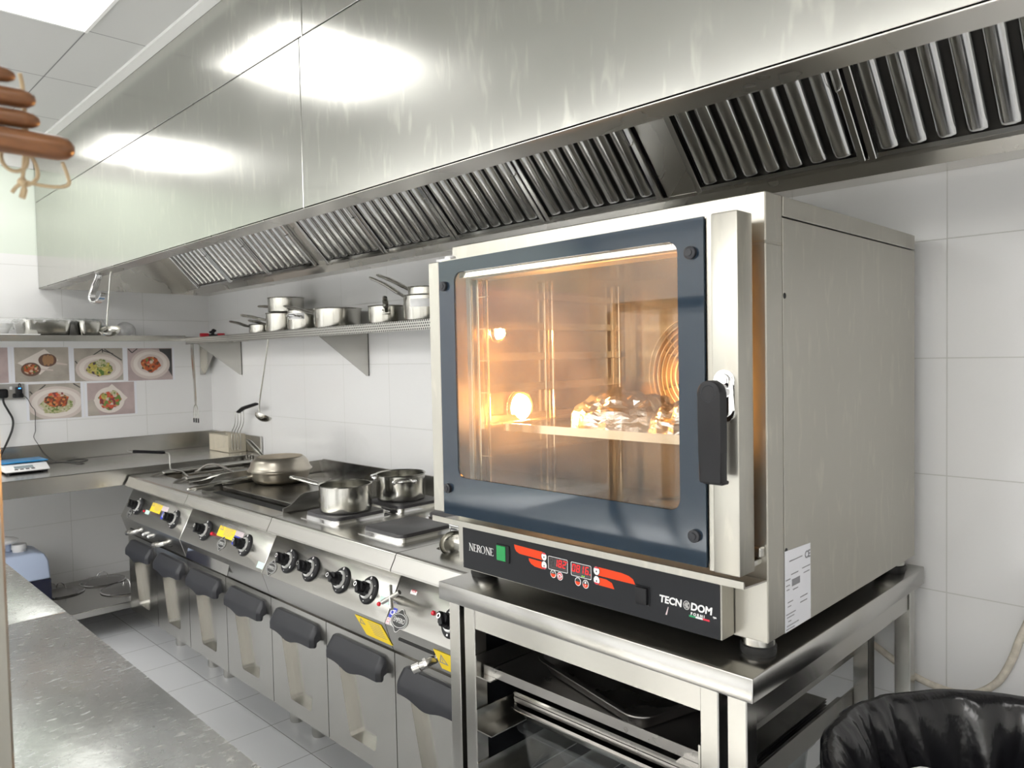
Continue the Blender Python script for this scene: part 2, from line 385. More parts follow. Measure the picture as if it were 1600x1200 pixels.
# ------------------------------------------------------------------ mesh building
class MB:
    """collects shapes and links them as one mesh object"""

    def __init__(s, M=None):
        s.bm = bmesh.new(); s.M = M or Matrix.Identity(4); s.mi = 0

    def v(s, co): return s.bm.verts.new(s.M @ Vector(co))

    def f(s, vs):
        try:
            fc = s.bm.faces.new(vs); fc.material_index = s.mi; return fc
        except ValueError:
            return None

    def _bevel(s, faces, bev, seg):
        es = list({e for fc in faces for e in fc.edges})
        r = bmesh.ops.bevel(s.bm, geom=es, offset=bev, segments=seg, affect='EDGES', clamp_overlap=True, profile=0.5)
        for fc in r['faces']:
            fc.material_index = s.mi

    def box(s, x0, x1, y0, y1, z0, z1, bev=0.0, seg=2):
        vs = [s.v((x, y, z)) for x in (x0, x1) for y in (y0, y1) for z in (z0, z1)]
        q = [(0, 1, 3, 2), (4, 6, 7, 5), (0, 4, 5, 1), (2, 3, 7, 6), (0, 2, 6, 4), (1, 5, 7, 3)]
        fs = [s.f([vs[i] for i in f]) for f in q]
        if bev: s._bevel(fs, bev, seg)
        return s

    def _p3(s, axis, a, p):
        return {'x': (a, p[0], p[1]), 'y': (p[0], a, p[1]), 'z': (p[0], p[1], a)}[axis]

    def prism(s, poly, axis, a, b, bev=0.0, seg=2):
        A = [s.v(s._p3(axis, a, p)) for p in poly]; B = [s.v(s._p3(axis, b, p)) for p in poly]
        n = len(poly)
        fs = [s.f(A), s.f(B[::-1])] + [s.f([A[i], B[i], B[(i + 1) % n], A[(i + 1) % n]]) for i in range(n)]
        if bev: s._bevel([f for f in fs if f], bev, seg)
        return s

    def holes(s, outer, holes, axis, a, b):
        """plate with holes between the planes a and b"""
        loops = [outer] + list(holes)
        tess = tessellate_polygon([[Vector((p[0], p[1], 0)) for p in lp] for lp in loops])
        flat = [p for lp in loops for p in lp]
        A = [s.v(s._p3(axis, a, p)) for p in flat]; B = [s.v(s._p3(axis, b, p)) for p in flat]
        for t in tess:
            s.f([A[i] for i in t]); s.f([B[i] for i in reversed(t)])
        k = 0
        for lp in loops:
            n = len(lp)
            for i in range(n):
                j = (i + 1) % n
                s.f([A[k + i], B[k + i], B[k + j], A[k + j]])
            k += n
        return s

    def cyl(s, p0, p1, r0, r1=None, n=20, cap=True):
        r1 = r0 if r1 is None else r1
        return s.tube([p0, p1], [r0, r1], n, cap=cap)

    def tube(s, pts, r, n=8, closed=False, cap=True, flat=1.0, up=None):
        """swept round (or flattened) section along a path"""
        P = [Vector(p) for p in pts]; m = len(P)
        R = r if isinstance(r, (list, tuple)) else [r] * m
        rings = []; prev = None
        for i in range(m):
            if closed: t = P[(i + 1) % m] - P[i - 1]
            else: t = P[min(i + 1, m - 1)] - P[max(i - 1, 0)]
            t = t.normalized() if t.length > 1e-9 else Vector((0, 0, 1))
            if prev is None:
                h = Vector(up) if up else (Vector((0, 0, 1)) if abs(t.z) < 0.9 else Vector((1, 0, 0)))
            else: h = prev
            u = (h - t * h.dot(t))
            u = u.normalized() if u.length > 1e-6 else t.orthogonal().normalized()
            prev = u; w = t.cross(u)
            rings.append([s.v(P[i] + (u * math.cos(2 * PI * k / n) * flat + w * math.sin(2 * PI * k / n)) * R[i]) for k in range(n)])
        for i in range(m if closed else m - 1):
            a, b = rings[i], rings[(i + 1) % m]
            for k in range(n):
                s.f([a[k], a[(k + 1) % n], b[(k + 1) % n], b[k]])
        if cap and not closed:
            s.f(rings[0][::-1]); s.f(rings[-1])
        return s

    def lathe(s, prof, c=(0, 0, 0), n=32, axis='z', sx=1.0, sy=1.0):
        """revolve (r, h) points about an axis through c"""
        c = Vector(c); rings = []
        for r, h in prof:
            ring = []
            for k in range(n):
                a = 2 * PI * k / n
                p = (r * math.cos(a) * sx, r * math.sin(a) * sy, h)
                if axis == 'x': p = (p[2], p[0], p[1])
                if axis == 'y': p = (p[0], p[2], p[1])
                ring.append(p)
            if r < 1e-7: rings.append([s.v(c + Vector(ring[0]))])
            else: rings.append([s.v(c + Vector(p)) for p in ring])
        for a, b in zip(rings, rings[1:]):
            for k in range(n):
                k2 = (k + 1) % n
                q = [a[k % len(a)], a[k2 % len(a)], b[k2 % len(b)], b[k % len(b)]]
                u = []
                for x in q:
                    if x not in u: u.append(x)
                if len(u) > 2: s.f(u)
        return s

    def ball(s, c, r, n=16, sx=1, sy=1, sz=1):
        m = n // 2
        prof = [(r * math.sin(PI * i / m), -r * math.cos(PI * i / m) * sz) for i in range(m + 1)]
        prof[0] = (0, prof[0][1]); prof[-1] = (0, prof[-1][1])
        return s.lathe(prof, c, n, sx=sx, sy=sy)

    def text(s, txt, size, T, depth=0.0004, bold=0.0, shear=0.0, align='CENTER', spacing=1.0):
        cu = bpy.data.curves.new('tmp_text', 'FONT'); cu.body = txt; cu.size = size; cu.extrude = depth
        cu.align_x = align; cu.align_y = 'CENTER'; cu.offset = bold; cu.shear = shear; cu.space_character = spacing
        cu.resolution_u = 3
        o = bpy.data.objects.new('tmp_text', cu)
        me = o.to_mesh()
        vs = [s.v(T @ v.co) for v in me.vertices]
        for p in me.polygons: s.f([vs[i] for i in p.vertices])
        o.to_mesh_clear(); bpy.data.objects.remove(o); bpy.data.curves.remove(cu)
        return s

    def build(s, name, mats, parent=None, smooth=35, weld=False, **props):
        if weld: bmesh.ops.remove_doubles(s.bm, verts=s.bm.verts, dist=1e-5)
        bmesh.ops.recalc_face_normals(s.bm, faces=s.bm.faces)
        off = Vector((0, 0, 0)); p = parent
        while p is not None:
            off += p.location; p = p.parent
        if off.length: bmesh.ops.translate(s.bm, verts=s.bm.verts, vec=-off)
        me = bpy.data.meshes.new(name); s.bm.to_mesh(me); s.bm.free()
        for m in (mats if isinstance(mats, (list, tuple)) else [mats]): me.materials.append(m)
        if smooth:
            me.shade_smooth(); me.set_sharp_from_angle(angle=math.radians(smooth))
        o = bpy.data.objects.new(name, me); COL.objects.link(o)
        if parent is not None: o.parent = parent
        for k, v in props.items(): o[k] = v
        return o


def thing(name, label, cat, loc=(0, 0, 0), group=None):
    o = bpy.data.objects.new(name, None); COL.objects.link(o); o.empty_display_size = 0.05
    o.location = loc; o['label'] = label; o['category'] = cat
    if group: o['group'] = group
    return o


def tag(o, label, cat, group=None, kind=None):
    o['label'] = label; o['category'] = cat
    if group: o['group'] = group
    if kind: o['kind'] = kind
    return o


def dup(root, loc, rz=None, label=None, group=None):
    r = root.copy(); COL.objects.link(r); r.location = loc
    if rz is not None: r.rotation_euler = (0, 0, rz)
    if label: r['label'] = label
    if group: r['group'] = group
    for ch in list(root.children):
        c = ch.copy(); COL.objects.link(c); c.parent = r
        for g in list(ch.children):
            d = g.copy(); COL.objects.link(d); d.parent = c
    return r


def struct(mb, name, m, **k):
    o = mb.build(name, m, **k); o['kind'] = 'structure'; return o


def frame(o, X, Y, Z):
    X, Y, Z = Vector(X), Vector(Y), Vector(Z)
    return Matrix(((X.x, Y.x, Z.x, o[0]), (X.y, Y.y, Z.y, o[1]), (X.z, Y.z, Z.z, o[2]), (0, 0, 0, 1)))


def rrect(x0, x1, y0, y1, r, n=6):
    p = []
    for cx, cy, a0 in ((x1 - r, y1 - r, 0), (x0 + r, y1 - r, 90), (x0 + r, y0 + r, 180), (x1 - r, y0 + r, 270)):
        for i in range(n + 1):
            a = math.radians(a0 + 90 * i / n); p.append((cx + r * math.cos(a), cy + r * math.sin(a)))
    return p


def ell(cx, cy, rx, ry, n=28, rot=0.0):
    return [(cx + rx * math.cos(2 * PI * i / n) * math.cos(rot) - ry * math.sin(2 * PI * i / n) * math.sin(rot),
             cy + rx * math.cos(2 * PI * i / n) * math.sin(rot) + ry * math.sin(2 * PI * i / n) * math.cos(rot)) for i in range(n)]


def arc(c, r, a0, a1, n, u, w):
    c, u, w = Vector(c), Vector(u), Vector(w)
    return [c + (u * math.cos(a0 + (a1 - a0) * i / n) + w * math.sin(a0 + (a1 - a0) * i / n)) * r for i in range(n + 1)]


def smooth_path(pts, n=6):
    """Catmull-Rom through the given points"""
    P = [Vector(p) for p in pts]; out = []
    for i in range(len(P) - 1):
        a, b, c, d = P[max(i - 1, 0)], P[i], P[i + 1], P[min(i + 2, len(P) - 1)]
        for k in range(n):
            t = k / n
            out.append(0.5 * ((2 * b) + (c - a) * t + (2 * a - 5 * b + 4 * c - d) * t * t + (-a + 3 * b - 3 * c + d) * t ** 3))
    out.append(P[-1]); return out


# ------------------------------------------------------------------ the room
XR, YF, ZC = 6.4, -5.9, 2.69
struct(MB().box(-0.1, XR + 0.1, YF - 0.1, 0.1, -0.1, 0.0), 'floor', M['floor'], smooth=0)
struct(MB().box(-0.1, XR + 0.1, YF - 0.1, 0.1, ZC, ZC + 0.1), 'ceiling', M['ceil'], smooth=0)
struct(MB().box(-0.1, XR + 0.1, 0.0, 0.1, 0.0, ZC), 'wall_back', M['wall'], smooth=0)
struct(MB().box(-0.1, 0.0, YF - 0.1, 0.0, 0.0, ZC), 'wall_left', M['wall_l'], smooth=0)
struct(MB().box(XR, XR + 0.1, YF - 0.1, 0.0, 0.0, ZC), 'wall_right', M['wall_plain'], smooth=0)
struct(MB().box(0.0, XR, YF - 0.1, YF, 0.0, ZC), 'wall_front', M['wall_plain'], smooth=0)
struct(MB().box(0.0, XR, -1.03, -0.987, ZC - 0.012, ZC), 'trim_1', M['trim'], smooth=0)
struct(MB().box(0.0, 0.014, YF, -0.99, ZC - 0.10, ZC), 'trim_2', M['trim'], smooth=0)

CL = [
      (1.94, -1.835, 'square white LED ceiling panel in the tile grid above the prep tables'),
      (0.14, -1.835, 'square LED ceiling panel at the far end above the tiled side wall'),
      (5.54, -1.835, 'square added fill-light panel past the right end of the hood'),  # added out of view to brighten the right-hand wall
      ]
NTH = ['first', 'second', 'third', 'fourth', 'fifth', 'sixth', 'seventh', 'eighth', 'ninth', 'tenth']
for y, row in ((-4.535, 'nearer'), (-5.755, 'last')):  # unseen rows of panels, added as broad fill light for the room
    for k in range(10):
        CL.append((0.14 + 0.6 * k, y, 'long added fill-light panel, %s from the end wall in the %s row opposite the hood' % (NTH[k], row)))
lamp0 = None
for x, y, lb in CL:
    if lamp0 is None:
        lamp0 = thing('ceiling_light', lb, 'ceiling light', (x, y, ZC - 0.012), 'LED panels set in the ceiling')
        fr = MB()
        fr.holes([(x, y), (x + .6, y), (x + .6, y + .6), (x, y + .6)], [[(x + .012, y + .012), (x + .588, y + .012), (x + .588, y + .588), (x + .012, y + .588)]], 'z', ZC - 0.012, ZC - 0.001)
        fr.build('frame', M['trim'], lamp0, smooth=0)
        MB().box(x + .013, x + .587, y + .013, y + .587, ZC - 0.008, ZC - 0.002).build('diffuser', M['led'], lamp0, smooth=0)
    else:
        d = dup(lamp0, (x, y, ZC - 0.012), None, lb)
        if lb.startswith('long'): d.scale = (1.0, 2.0, 1.0)

# ------------------------------------------------------------------ exhaust hood
HY, HZ = -0.986, 1.908
hood = thing('exhaust_hood', 'long stainless steel extraction hood over the cooking line', 'extractor hood', (0, 0, HZ))
XH = 5.7
for a, b, z0, z1 in ((0.004, 3.010, HZ, 2.399), (3.013, XH, HZ, 2.399), (0.004, 3.030, 2.402, ZC - 0.001), (3.033, XH, 2.402, ZC - 0.001)):
    MB().box(a, b, HY, HY + 0.004, z0, z1, 0.0015, 1).build('front_sheet', M['hood'], hood)
r = MB()
for i in range(15):
    x = 0.3 + i * 0.39
    r.cyl((x, HY - 0.0015, 2.4005), (x, HY, 2.4005), 0.003, n=8)
r.build('rivet', M['steel'], hood)
lip = MB(); lip.prism([(HY, HZ - 0.001), (-0.905, HZ - 0.001), (-0.905, HZ + 0.035), (-0.909, HZ + 0.035), (-0.909, HZ + 0.006), (HY, HZ + 0.006)], 'x', 0.004, XH, 0.001, 1)
lip.build('gutter_lip', M['hood_dark'], hood)
MB().box(0.004, 0.008, HY + 0.004, -0.002, HZ + 0.003, ZC - 0.001).build('end_panel', M['hood_dark'], hood, smooth=0)
MB().box(XH - 0.004, XH, HY + 0.004, -0.002, HZ + 0.003, ZC - 0.001).build('end_panel', M['hood_dark'], hood, smooth=0)
tr = MB(); tr.prism([(-0.002, HZ), (-0.100, HZ), (-0.128, HZ + 0.045), (-0.124, HZ + 0.047), (-0.096, HZ + 0.005), (-0.002, HZ + 0.005)], 'x', 0.008, XH - .004)
tr.build('grease_trough', M['hood_dark'], hood)
FB = Vector((0, -0.142, 1.948)); FS = Vector((0, -0.685, 0.7285)); FN = Vector((1, 0, 0)).cross(FS)
def fslope(x0, x1, u0, u1, n0, n1, mb):
    old = mb.M; mb.M = frame(FB, (1, 0, 0), FS, FN); mb.box(x0, x1, u0, u1, n0, n1, 0.001, 1); mb.M = old
stiles = MB()
for a, b in ((0.008, 0.200), (1.655, 1.757), (3.702, 3.808), (4.785, XH - 0.004)):
    fslope(a, b, -0.012, 0.50, -0.006, 0.004, stiles)
fslope(0.008, XH - .004, -0.016, -0.004, -0.006, 0.006, stiles)
fslope(0.008, XH - .004, 0.492, 0.52, -0.006, 0.006, stiles)
stiles.build('filter_rack', M['hood_dark'], hood)
T = FB + FS * 0.52
MB().box(0.008, XH - .004, HY + 0.004, T.y, T.z - 0.003, T.z).build('plenum_panel', M['hood_dark'], hood, smooth=0)

# baffle filters: one built, then copied into the rack
ORD = ['first', 'second', 'third', 'fourth', 'fifth', 'sixth', 'seventh', 'eighth', 'ninth']
fx = [0.207, 0.690, 1.173, 1.760, 2.246, 2.731, 3.216, 3.813, 4.299]
f0 = None
FW = 0.478
for i, x in enumerate(fx):
    lb = ('dull pale' if i < 3 else ('streaky' if i < 6 else 'dark shiny')) + ' baffle grease filter, %s from the far end of the hood' % ORD[i]
    if f0 is None:
        f0 = thing('baffle_filter', lb, 'grease filter', (0, 0, 0), 'baffle grease filters in the hood')
        FM = frame((0, 0, 0), (1, 0, 0), FS, FN)
        b = MB(FM)
        b.box(0, 0.018, 0, .485, 0.0, 0.022, .002, 1); b.box(FW - .018, FW, 0, .485, 0, 0.022, .002, 1)
        b.box(0.018, FW - .018, 0, 0.012, 0.0, 0.012); b.box(0.018, FW - .018, 0.470, 0.485, 0, 0.012)
        b.build('filter_frame', M['filter'], f0)
        MB(FM).box(0.018, FW - .018, 0.012, 0.47, -0.002, 0.0).build('back_plate', M['filter_back'], f0, smooth=0)
        ba = MB(FM)
        nb = 7; pitch = (FW - 0.04) / nb
        for k in range(nb):
            cx = 0.02 + pitch * (k + .5); hw = pitch * 0.36
            prof = [(-hw, 0.003), (-hw * 1.02, 0.012), (-hw * .8, 0.020), (-hw * .35, 0.026), (hw * .35, 0.026), (hw * .8, 0.020), (hw * 1.02, 0.012), (hw, 0.003),
                    (hw - .003, 0.003), (hw * .72, 0.016), (0, 0.022), (-hw * .72, 0.016), (-hw + .003, 0.003)]
            rings = []
            for u, sc in ((0.020, 0.72), (0.024, 0.90), (0.032, 1.0), (0.466, 1.0)):
                rings.append([ba.v((cx + p[0] * (0.85 + .15 * sc), u, p[1] * sc)) for p in prof])
            n = len(prof)
            for r0, r1 in zip(rings, rings[1:]):
                for q in range(n): ba.f([r0[q], r0[(q + 1) % n], r1[(q + 1) % n], r1[q]])
            ba.f(rings[0][::-1]); ba.f(rings[-1])
        ba.build('baffles', M['filter'], f0, smooth=50)
        h = MB(FM)
        h.tube(smooth_path([(FW - .010, .20, .020), (FW - .010, .205, .036), (FW - .010, .215, .040), (FW - .010, .285, .040), (FW - .010, .295, .036), (FW - .010, .30, .020)], 3), 0.0028, 8)
        h.build('handle', M['wire'], f0)
        f0.location = FB + Vector((x, 0, 0))
    else:
        dup(f0, FB + Vector((x, 0, 0)), None, lb)


# ------------------------------------------------------------------ left worktop against the side wall
CZ = 0.907
wt = thing('worktop_table', 'stainless worktop with raised back edge along the tiled side wall', 'work table', (0, 0, 0))
MB().box(0.003, 0.697, -2.6, -0.003, CZ - 0.006, CZ, .002, 1).build('worktop', M['steel_h'], wt)
MB().prism([(0.697, CZ - .001), (0.697, CZ - 0.088), (0.690, CZ - .088), (0.690, CZ - .006)], 'y', -2.6, -0.003, .001, 1).build('front_edge', M['steel_h'], wt)
MB().box(0.003, 0.016, -2.6, -0.003, CZ, 1.011, .002, 1).box(0.016, 0.716, -0.016, -0.003, CZ, 1.011, .002, 1).build('upstand', M['steel_h'], wt)
MB().box(0.003, 0.66, -2.6, -0.003, 0.140, 0.176, .003, 1).build('under_shelf', M['steel_h'], wt)
for x, y in ((0.63, -1.75), (0.63, -2.5), (0.05, -0.06), (0.05, -2.5)):
    MB().box(x - .02, x + .02, y - .02, y + .02, 0.0, CZ - .008, .003, 1).build('leg', M['steel'], wt)

# ------------------------------------------------------------------ wall shelves
sl = thing('wall_shelf', 'plain steel wall shelf above the food photographs', 'wall shelf', (0, 0, 1.60))
sh = MB(); sh.prism([(0.003, 1.610), (0.290, 1.610), (0.290, 1.632), (0.312, 1.632), (0.312, 1.599), (0.306, 1.599), (0.306, 1.606), (0.003, 1.606)], 'y', -2.6, -0.284)
sh.box(0.003, 0.306, -0.284, -0.003, 1.606, 1.610)
sh.build('shelf_board', M['steel_h'], sl, smooth=0)
MB().prism([(0.003, 1.605), (0.25, 1.605), (0.25, 1.595), (0.012, 1.385), (0.003, 1.385)], 'y', -0.050, -0.046).prism([(0.003, 1.605), (.012, 1.605), (.012, 1.385), (.003, 1.385)], 'y', -.075, -.046).build('bracket', M['steel'], sl, smooth=0)
MB().prism([(0.003, 1.605), (0.25, 1.605), (0.25, 1.595), (0.012, 1.385), (0.003, 1.385)], 'y', -2.304, -2.30).build('bracket', M['steel'], sl, smooth=0)
SR = 1.598
sr = thing('wall_shelf', 'perforated steel wall shelf above the range holding the saucepans', 'wall shelf', (0.3, 0, SR))
MB().box(0.314, 3.30, -0.280, -0.003, SR - 0.004, SR, 0).build('shelf_board', M['perf'], sr, smooth=0)
MB().box(0.314, 3.30, -0.284, -0.280, SR - 0.020, SR + 0.020).build('front_lip', M['perf'], sr, smooth=0)
MB().box(0.43, 1.10, -0.270, -0.255, SR - 0.022, SR - 0.006).build('hanging_rail', M['hood_dark'], sr, smooth=0)
for x in (0.470, 1.868, 3.2):
    b = MB(); b.prism([(-0.003, SR - .005), (-0.275, SR - .005), (-0.275, SR - .020), (-0.016, SR - 0.215), (-0.003, SR - 0.215)], 'x', x - .003, x)
    b.box(x - .024, x, -0.006, -0.003, SR - 0.215, SR - .005)
    b.build('bracket', M['steel'], sr, smooth=0)

# ------------------------------------------------------------------ cooking range modules
RX = 0.717
PV = Vector((0, 0.4552, 0.8904)); PN = Vector((0, -0.8904, 0.4552))
def panel_frame(x, v=0.0747, lift=0.0):
    """origin on the sloping control panel; v runs up from its lower edge"""
    return frame(Vector((x, -0.815, 0.662)) + PV * v + PN * lift, (1, 0, 0), PV, PN)


def knob(parent, x, marks='123456', turn=0.0, v=0.0747):
    Mx = panel_frame(x, v)
    d = MB(Mx); d.lathe([(0, 0), (0.045, 0), (0.045, 0.003), (0.041, 0.008), (0.030, 0.011), (0, 0.011)], n=36)
    dial = d.build('control_knob', M['black'], parent)
    r = MB(Mx); r.lathe([(0.022, 0.010), (0.030, 0.010), (0.030, 0.0125), (0.0275, 0.0165), (0.020, 0.0165)], n=36)
    r.build('ring', M['ring'], dial)
    g = MB(Mx @ Matrix.Rotation(turn, 4, 'Z'))
    prof = [(0.021 + (0.0022 if i % 2 else -0.0012), i) for i in range(16)]
    ring = [(prof[i][0] * math.cos(2 * PI * i / 16), prof[i][0] * math.sin(2 * PI * i / 16)) for i in range(16)]
    g.prism(ring, 'z', 0.014, 0.032)
    g.prism([(p[0] * .82, p[1] * .82) for p in ring], 'z', 0.032, 0.046, .002, 1)
    g.box(-0.007, 0.007, -0.020, 0.021, 0.030, 0.058, 0.003, 2)
    g.build('grip', M['black'], dial)
    c = MB(Mx @ Matrix.Rotation(turn, 4, 'Z')); c.lathe([(0.0045, 0.0582), (0.0075, 0.0582), (0.0075, 0.0590), (0.0045, 0.0590)], (0, 0.008, 0), n=20)
    c.build('grip_ring', M['chrome'], dial)
    w = MB(Mx)
    n = len(marks)
    for i, ch in enumerate(marks):
        a = PI / 2 - 2 * PI * i / n
        T = Matrix.Translation((0.0362 * math.cos(a), 0.0362 * math.sin(a), 0.0097))
        if ch == '.': w.box(*(T @ Vector((-.0015, -.0015, 0)))[:1], T.translation.x + .0015, T.translation.y - .0015, T.translation.y + .0015, 0.0095, 0.0102)
        elif ch == '#': w.box(T.translation.x - .003, T.translation.x + .003, T.translation.y - .003, T.translation.y + .003, 0.0085, 0.0100)
        else: w.text(ch, 0.0135, T, 0.0005, bold=0.0006)
    w.build('dial_marks', M['print_white'], dial, smooth=0)
    return dial


def decal(parent, x0, x1, v0, v1, m, name='sticker', lift=0.0004, skew=0.0):
    b = MB(panel_frame(0, 0)); b.prism([(x0, v0), (x1, v0), (x1 + skew, v1), (x0 + skew, v1)], 'z', lift - .0003, lift + .0003)
    return b.build(name, m, parent, smooth=0)


def warning(parent, x0, x1, v0, v1):
    o = decal(parent, x0, x1, v0, v1, M['yellow'], 'warning_label')
    w = MB(panel_frame(0, 0)); h = v1 - v0; L = x1 - x0
    cx, cy, s = x0 + L * .17, v0 + h * .62, h * .26
    tri = [(cx - s, cy - s * .8), (cx + s, cy - s * .8), (cx, cy + s)]
    tin = [(cx + (p[0] - cx) * .78, cy - s * .12 + (p[1] - cy + s * .12) * .74) for p in tri]
    w.holes(tri, [tin], 'z', .0007, .0010)
    for k in (-.25, .05, .32): w.box(cx + s * k - .0006, cx + s * k + .0006, cy - s * .55, cy + s * .15, .0007, .0010)
    for i in range(9):
        yy = v1 - h * (0.12 + .088 * i)
        w.box(x0 + L * .36, x0 + L * (0.93 - .07 * (i % 3)), yy - .0008, yy + .0008, .0007, .0009)
    w.build('warning_print', M['greyink'], o, smooth=0)
    return o


def ce_label(parent, x0, x1, v0, v1):
    o = decal(parent, x0, x1, v0, v1, M['blue'], 'mark_label')
    MB(panel_frame(0, 0)).text('CE', (v1 - v0) * .72, Matrix.Translation(((x0 + x1) / 2, (v0 + v1) / 2, .0009)), .0003, bold=.0004).build('mark_print', M['print_white'], o, smooth=0)
    return o


def line_label(parent, x0, x1, v0, v1, m, ink, n=7):
    o = decal(parent, x0, x1, v0, v1, m, 'text_label')
    w = MB(panel_frame(0, 0))
    for i in range(n):
        yy = v1 - (v1 - v0) * (i + .8) / (n + .6)
        w.box(x0 + .004, x1 - .004 - .012 * (i % 2), yy - .0007, yy + .0007, .0007, .0009)
    w.build('label_print', ink, o, smooth=0)
    return o


def badge(parent, x, v, s=0.033):
    Mx = panel_frame(x, v)
    b = MB(Mx)
    out = []
    for i in range(64):
        a = 2 * PI * i / 64
        rx, ry = s * math.cos(a), s * .62 * math.sin(a)
        bump = 0.24 * s * max(0, 1 - (math.cos(a) / .36) ** 2)
        out.append((rx, ry + math.copysign(bump, math.sin(a)) if abs(math.sin(a)) > .01 else ry))
    b.prism(out, 'z', 0, .0016)
    o = b.build('maker_badge', M['ink'], parent, smooth=0)
    w = MB(Mx)
    w.holes(out, [[(p[0] * .955, p[1] * .945) for p in out]], 'z', .0016, .0022)
    e1 = ell(0, 0, s * .86, s * .50, 40); w.holes(e1, [[(p[0] * .955, p[1] * .93) for p in e1]], 'z', .0016, .0022)
    w.text('EMPERO', s * .40, Matrix.Translation((0, 0, .0019)) @ Matrix.Diagonal((.92, 1.25, 1, 1)), .0003)
    w.build('badge_lettering', M['ring'], o, smooth=0)
    return o


def range_door(parent, x0, x1, hinge_left=True):
    yf, yb, z0, z1 = -0.781, -0.752, 0.151, 0.561
    W, H = x1 - x0, z1 - z0
    X = lambda t: x0 + W * t
    Z = lambda t: z0 + H * t
    hole = [(X(.155), Z(.80)), (X(.815), Z(.80)), (X(.715), Z(.16)), (X(.695), Z(.135)), (X(.345), Z(.135)), (X(.325), Z(.16))]
    b = MB()
    b.holes([(x0, z0), (x1, z0), (x1, z1), (x0, z1)], [hole], 'y', yf, yb)
    b.prism([(X(.10), Z(.10)), (X(.87), Z(.10)), (X(.87), Z(.85)), (X(.10), Z(.85))], 'y', yb - .0005, yb + .003)
    d = b.build('door', M['steel'], parent, smooth=0)
    h = MB(); N = 26
    secs = []
    for i in range(N + 1):
        t = i / N
        x = X(.115 + .785 * t)
        e = min(t, 1 - t)
        wav = -.017 * math.exp(-((t - .45) / .17) ** 2)
        zt = Z(.945) - .018 * max(0, 1 - e / .06) ** 2
        zr = Z(.825); zb = Z(.760) + wav
        dep = .038 * (1 - .35 * max(0, 1 - e / .05) ** 2)
        secs.append([h.v(p) for p in ((x, yf + .001, zt), (x, yf - .010, zt - .002), (x, yf - dep * .92, zr + .012), (x, yf - dep, zr), (x, yf - dep, zb + .003), (x, yf - dep + .004, zb), (x, yf - dep + .009, zb + .004), (x, yf - dep * .55, zr - .010), (x, yf + .001, zr - .004))])
    for a, c in zip(secs, secs[1:]):
        for k in range(9): h.f([a[k], a[(k + 1) % 9], c[(k + 1) % 9], c[k]])
    h.f(secs[0][::-1]); h.f(secs[-1])
    h.build('handle', M['charcoal'], d, smooth=40)
    return d


def range_body(name, label, cat, x0, x1, top_z=0.868, panel_holes=(), legs=None, rim=True):
    t = thing(name, label, cat, ((x0 + x1) / 2, -0.4, 0), 'cooking range modules in a line')
    x0, x1 = x0 + .0022, x1 - .0022
    MB().box(x0, x1, -0.738, -0.700, 0.57, 0.805).build('inner_panel', M['dark'], t, smooth=0)
    MB().box(x0, x1, -0.750, -0.055, 0.151, 0.68).box(x0, x1, -.740, -.055, .68, 0.72).build('cabinet', M['hood_dark'], t, smooth=0)
    pb = MB(); pb.prism([(-0.747, 0.797), (-0.815, 0.662), (-0.786, 0.572), (-0.74, 0.572), (-0.70, 0.66), (-0.70, .797)], 'x', x0, x1, .0015, 1)
    pb.build('control_panel', M['steel'], t)
    fr = MB()
    prof = [(-0.690, top_z)]
    for i in range(7):
        a = PI / 2 * i / 6; prof.append((-0.756 - .014 * math.sin(a), top_z - .014 + .014 * math.cos(a)))
    prof += [(-0.788, 0.822), (-0.789, 0.815), (-0.783, 0.811), (-0.735, 0.808), (-0.690, 0.808)]
    fr.prism(prof, 'x', x0, x1)
    fr.build('front_rim', M['steel'], t, smooth=40)
    xs = legs or (x0 + .085, x1 - .085)
    for x in xs:
        for y in (-0.640, -0.14):
            l = MB(); l.lathe([(0, 0.0), (.026, 0.0), (.029, .008), (.029, .055), (.024, .062), (.0235, .070), (.0255, .074), (.0255, .152), (0, .152)], (x, y, 0), 24)
            l.build('leg', M['steel'], t)
    return t


# --- fryer
fry = range_body('deep_fryer', 'two-basin steel deep fryer at the far left end of the range', 'deep fryer', RX, RX + .8, legs=(RX + .315, RX + .715))
x0, x1 = RX + .0012, RX + .7988
b1 = rrect(.835, 1.075, -.640, -.130, .02); b2 = rrect(1.185, 1.435, -.640, -.130, .02)
MB().holes([(x0, -.690), (x1, -.690), (x1, -.055), (x0, -.055)], [b1, b2], 'z', .860, .868).build('top_plate', M['steel'], fry, smooth=0)
for b in (b1, b2):
    q = MB(); n = len(b)
    A = [q.v((p[0], p[1], .862)) for p in b]; B = [q.v((p[0], p[1], .74)) for p in b]
    for i in range(n): q.f([A[i], A[(i + 1) % n], B[(i + 1) % n], B[i]])
    q.f(B)
    q.mi = 1; q.f([q.v((p[0], p[1], .800)) for p in b])
    q.build('oil_basin', [M['hood_dark'], M['oil']], fry, smooth=0)
for x, ya, yb in ((.853, -.70, -.135), (1.165, -.70, -.135), (1.115, -.70, -.135)):
    q = MB(); q.tube(smooth_path([(x, ya, .858), (x, ya + .06, .874), (x, ya + .11, .880), (x, yb - .03, .882), (x, yb, .868)], 4), .014 if x != 1.115 else .006, 12)
    q.build('rim_bar', M['steel'], fry)
for x in (.93, 1.29):
    MB().box(x, x + .09, -.60, -.16, .846, .850, .001, 1).build('drain_plate', M['steel'], fry)
fl = MB(); fl.box(x0, x1, -.125, -.057, .868, .885)
for i in range(22):
    xx = x0 + .02 + i * .0355
    fl.box(xx, xx + .012, -.125, -.057, .885, .915, .001, 1)
fl.box(x0, x1, -.075, -.055, .885, .918).box(x0, x1, -.128, -.115, .885, .893)
fl.build('flue_grille', M['hood_dark'], fry)
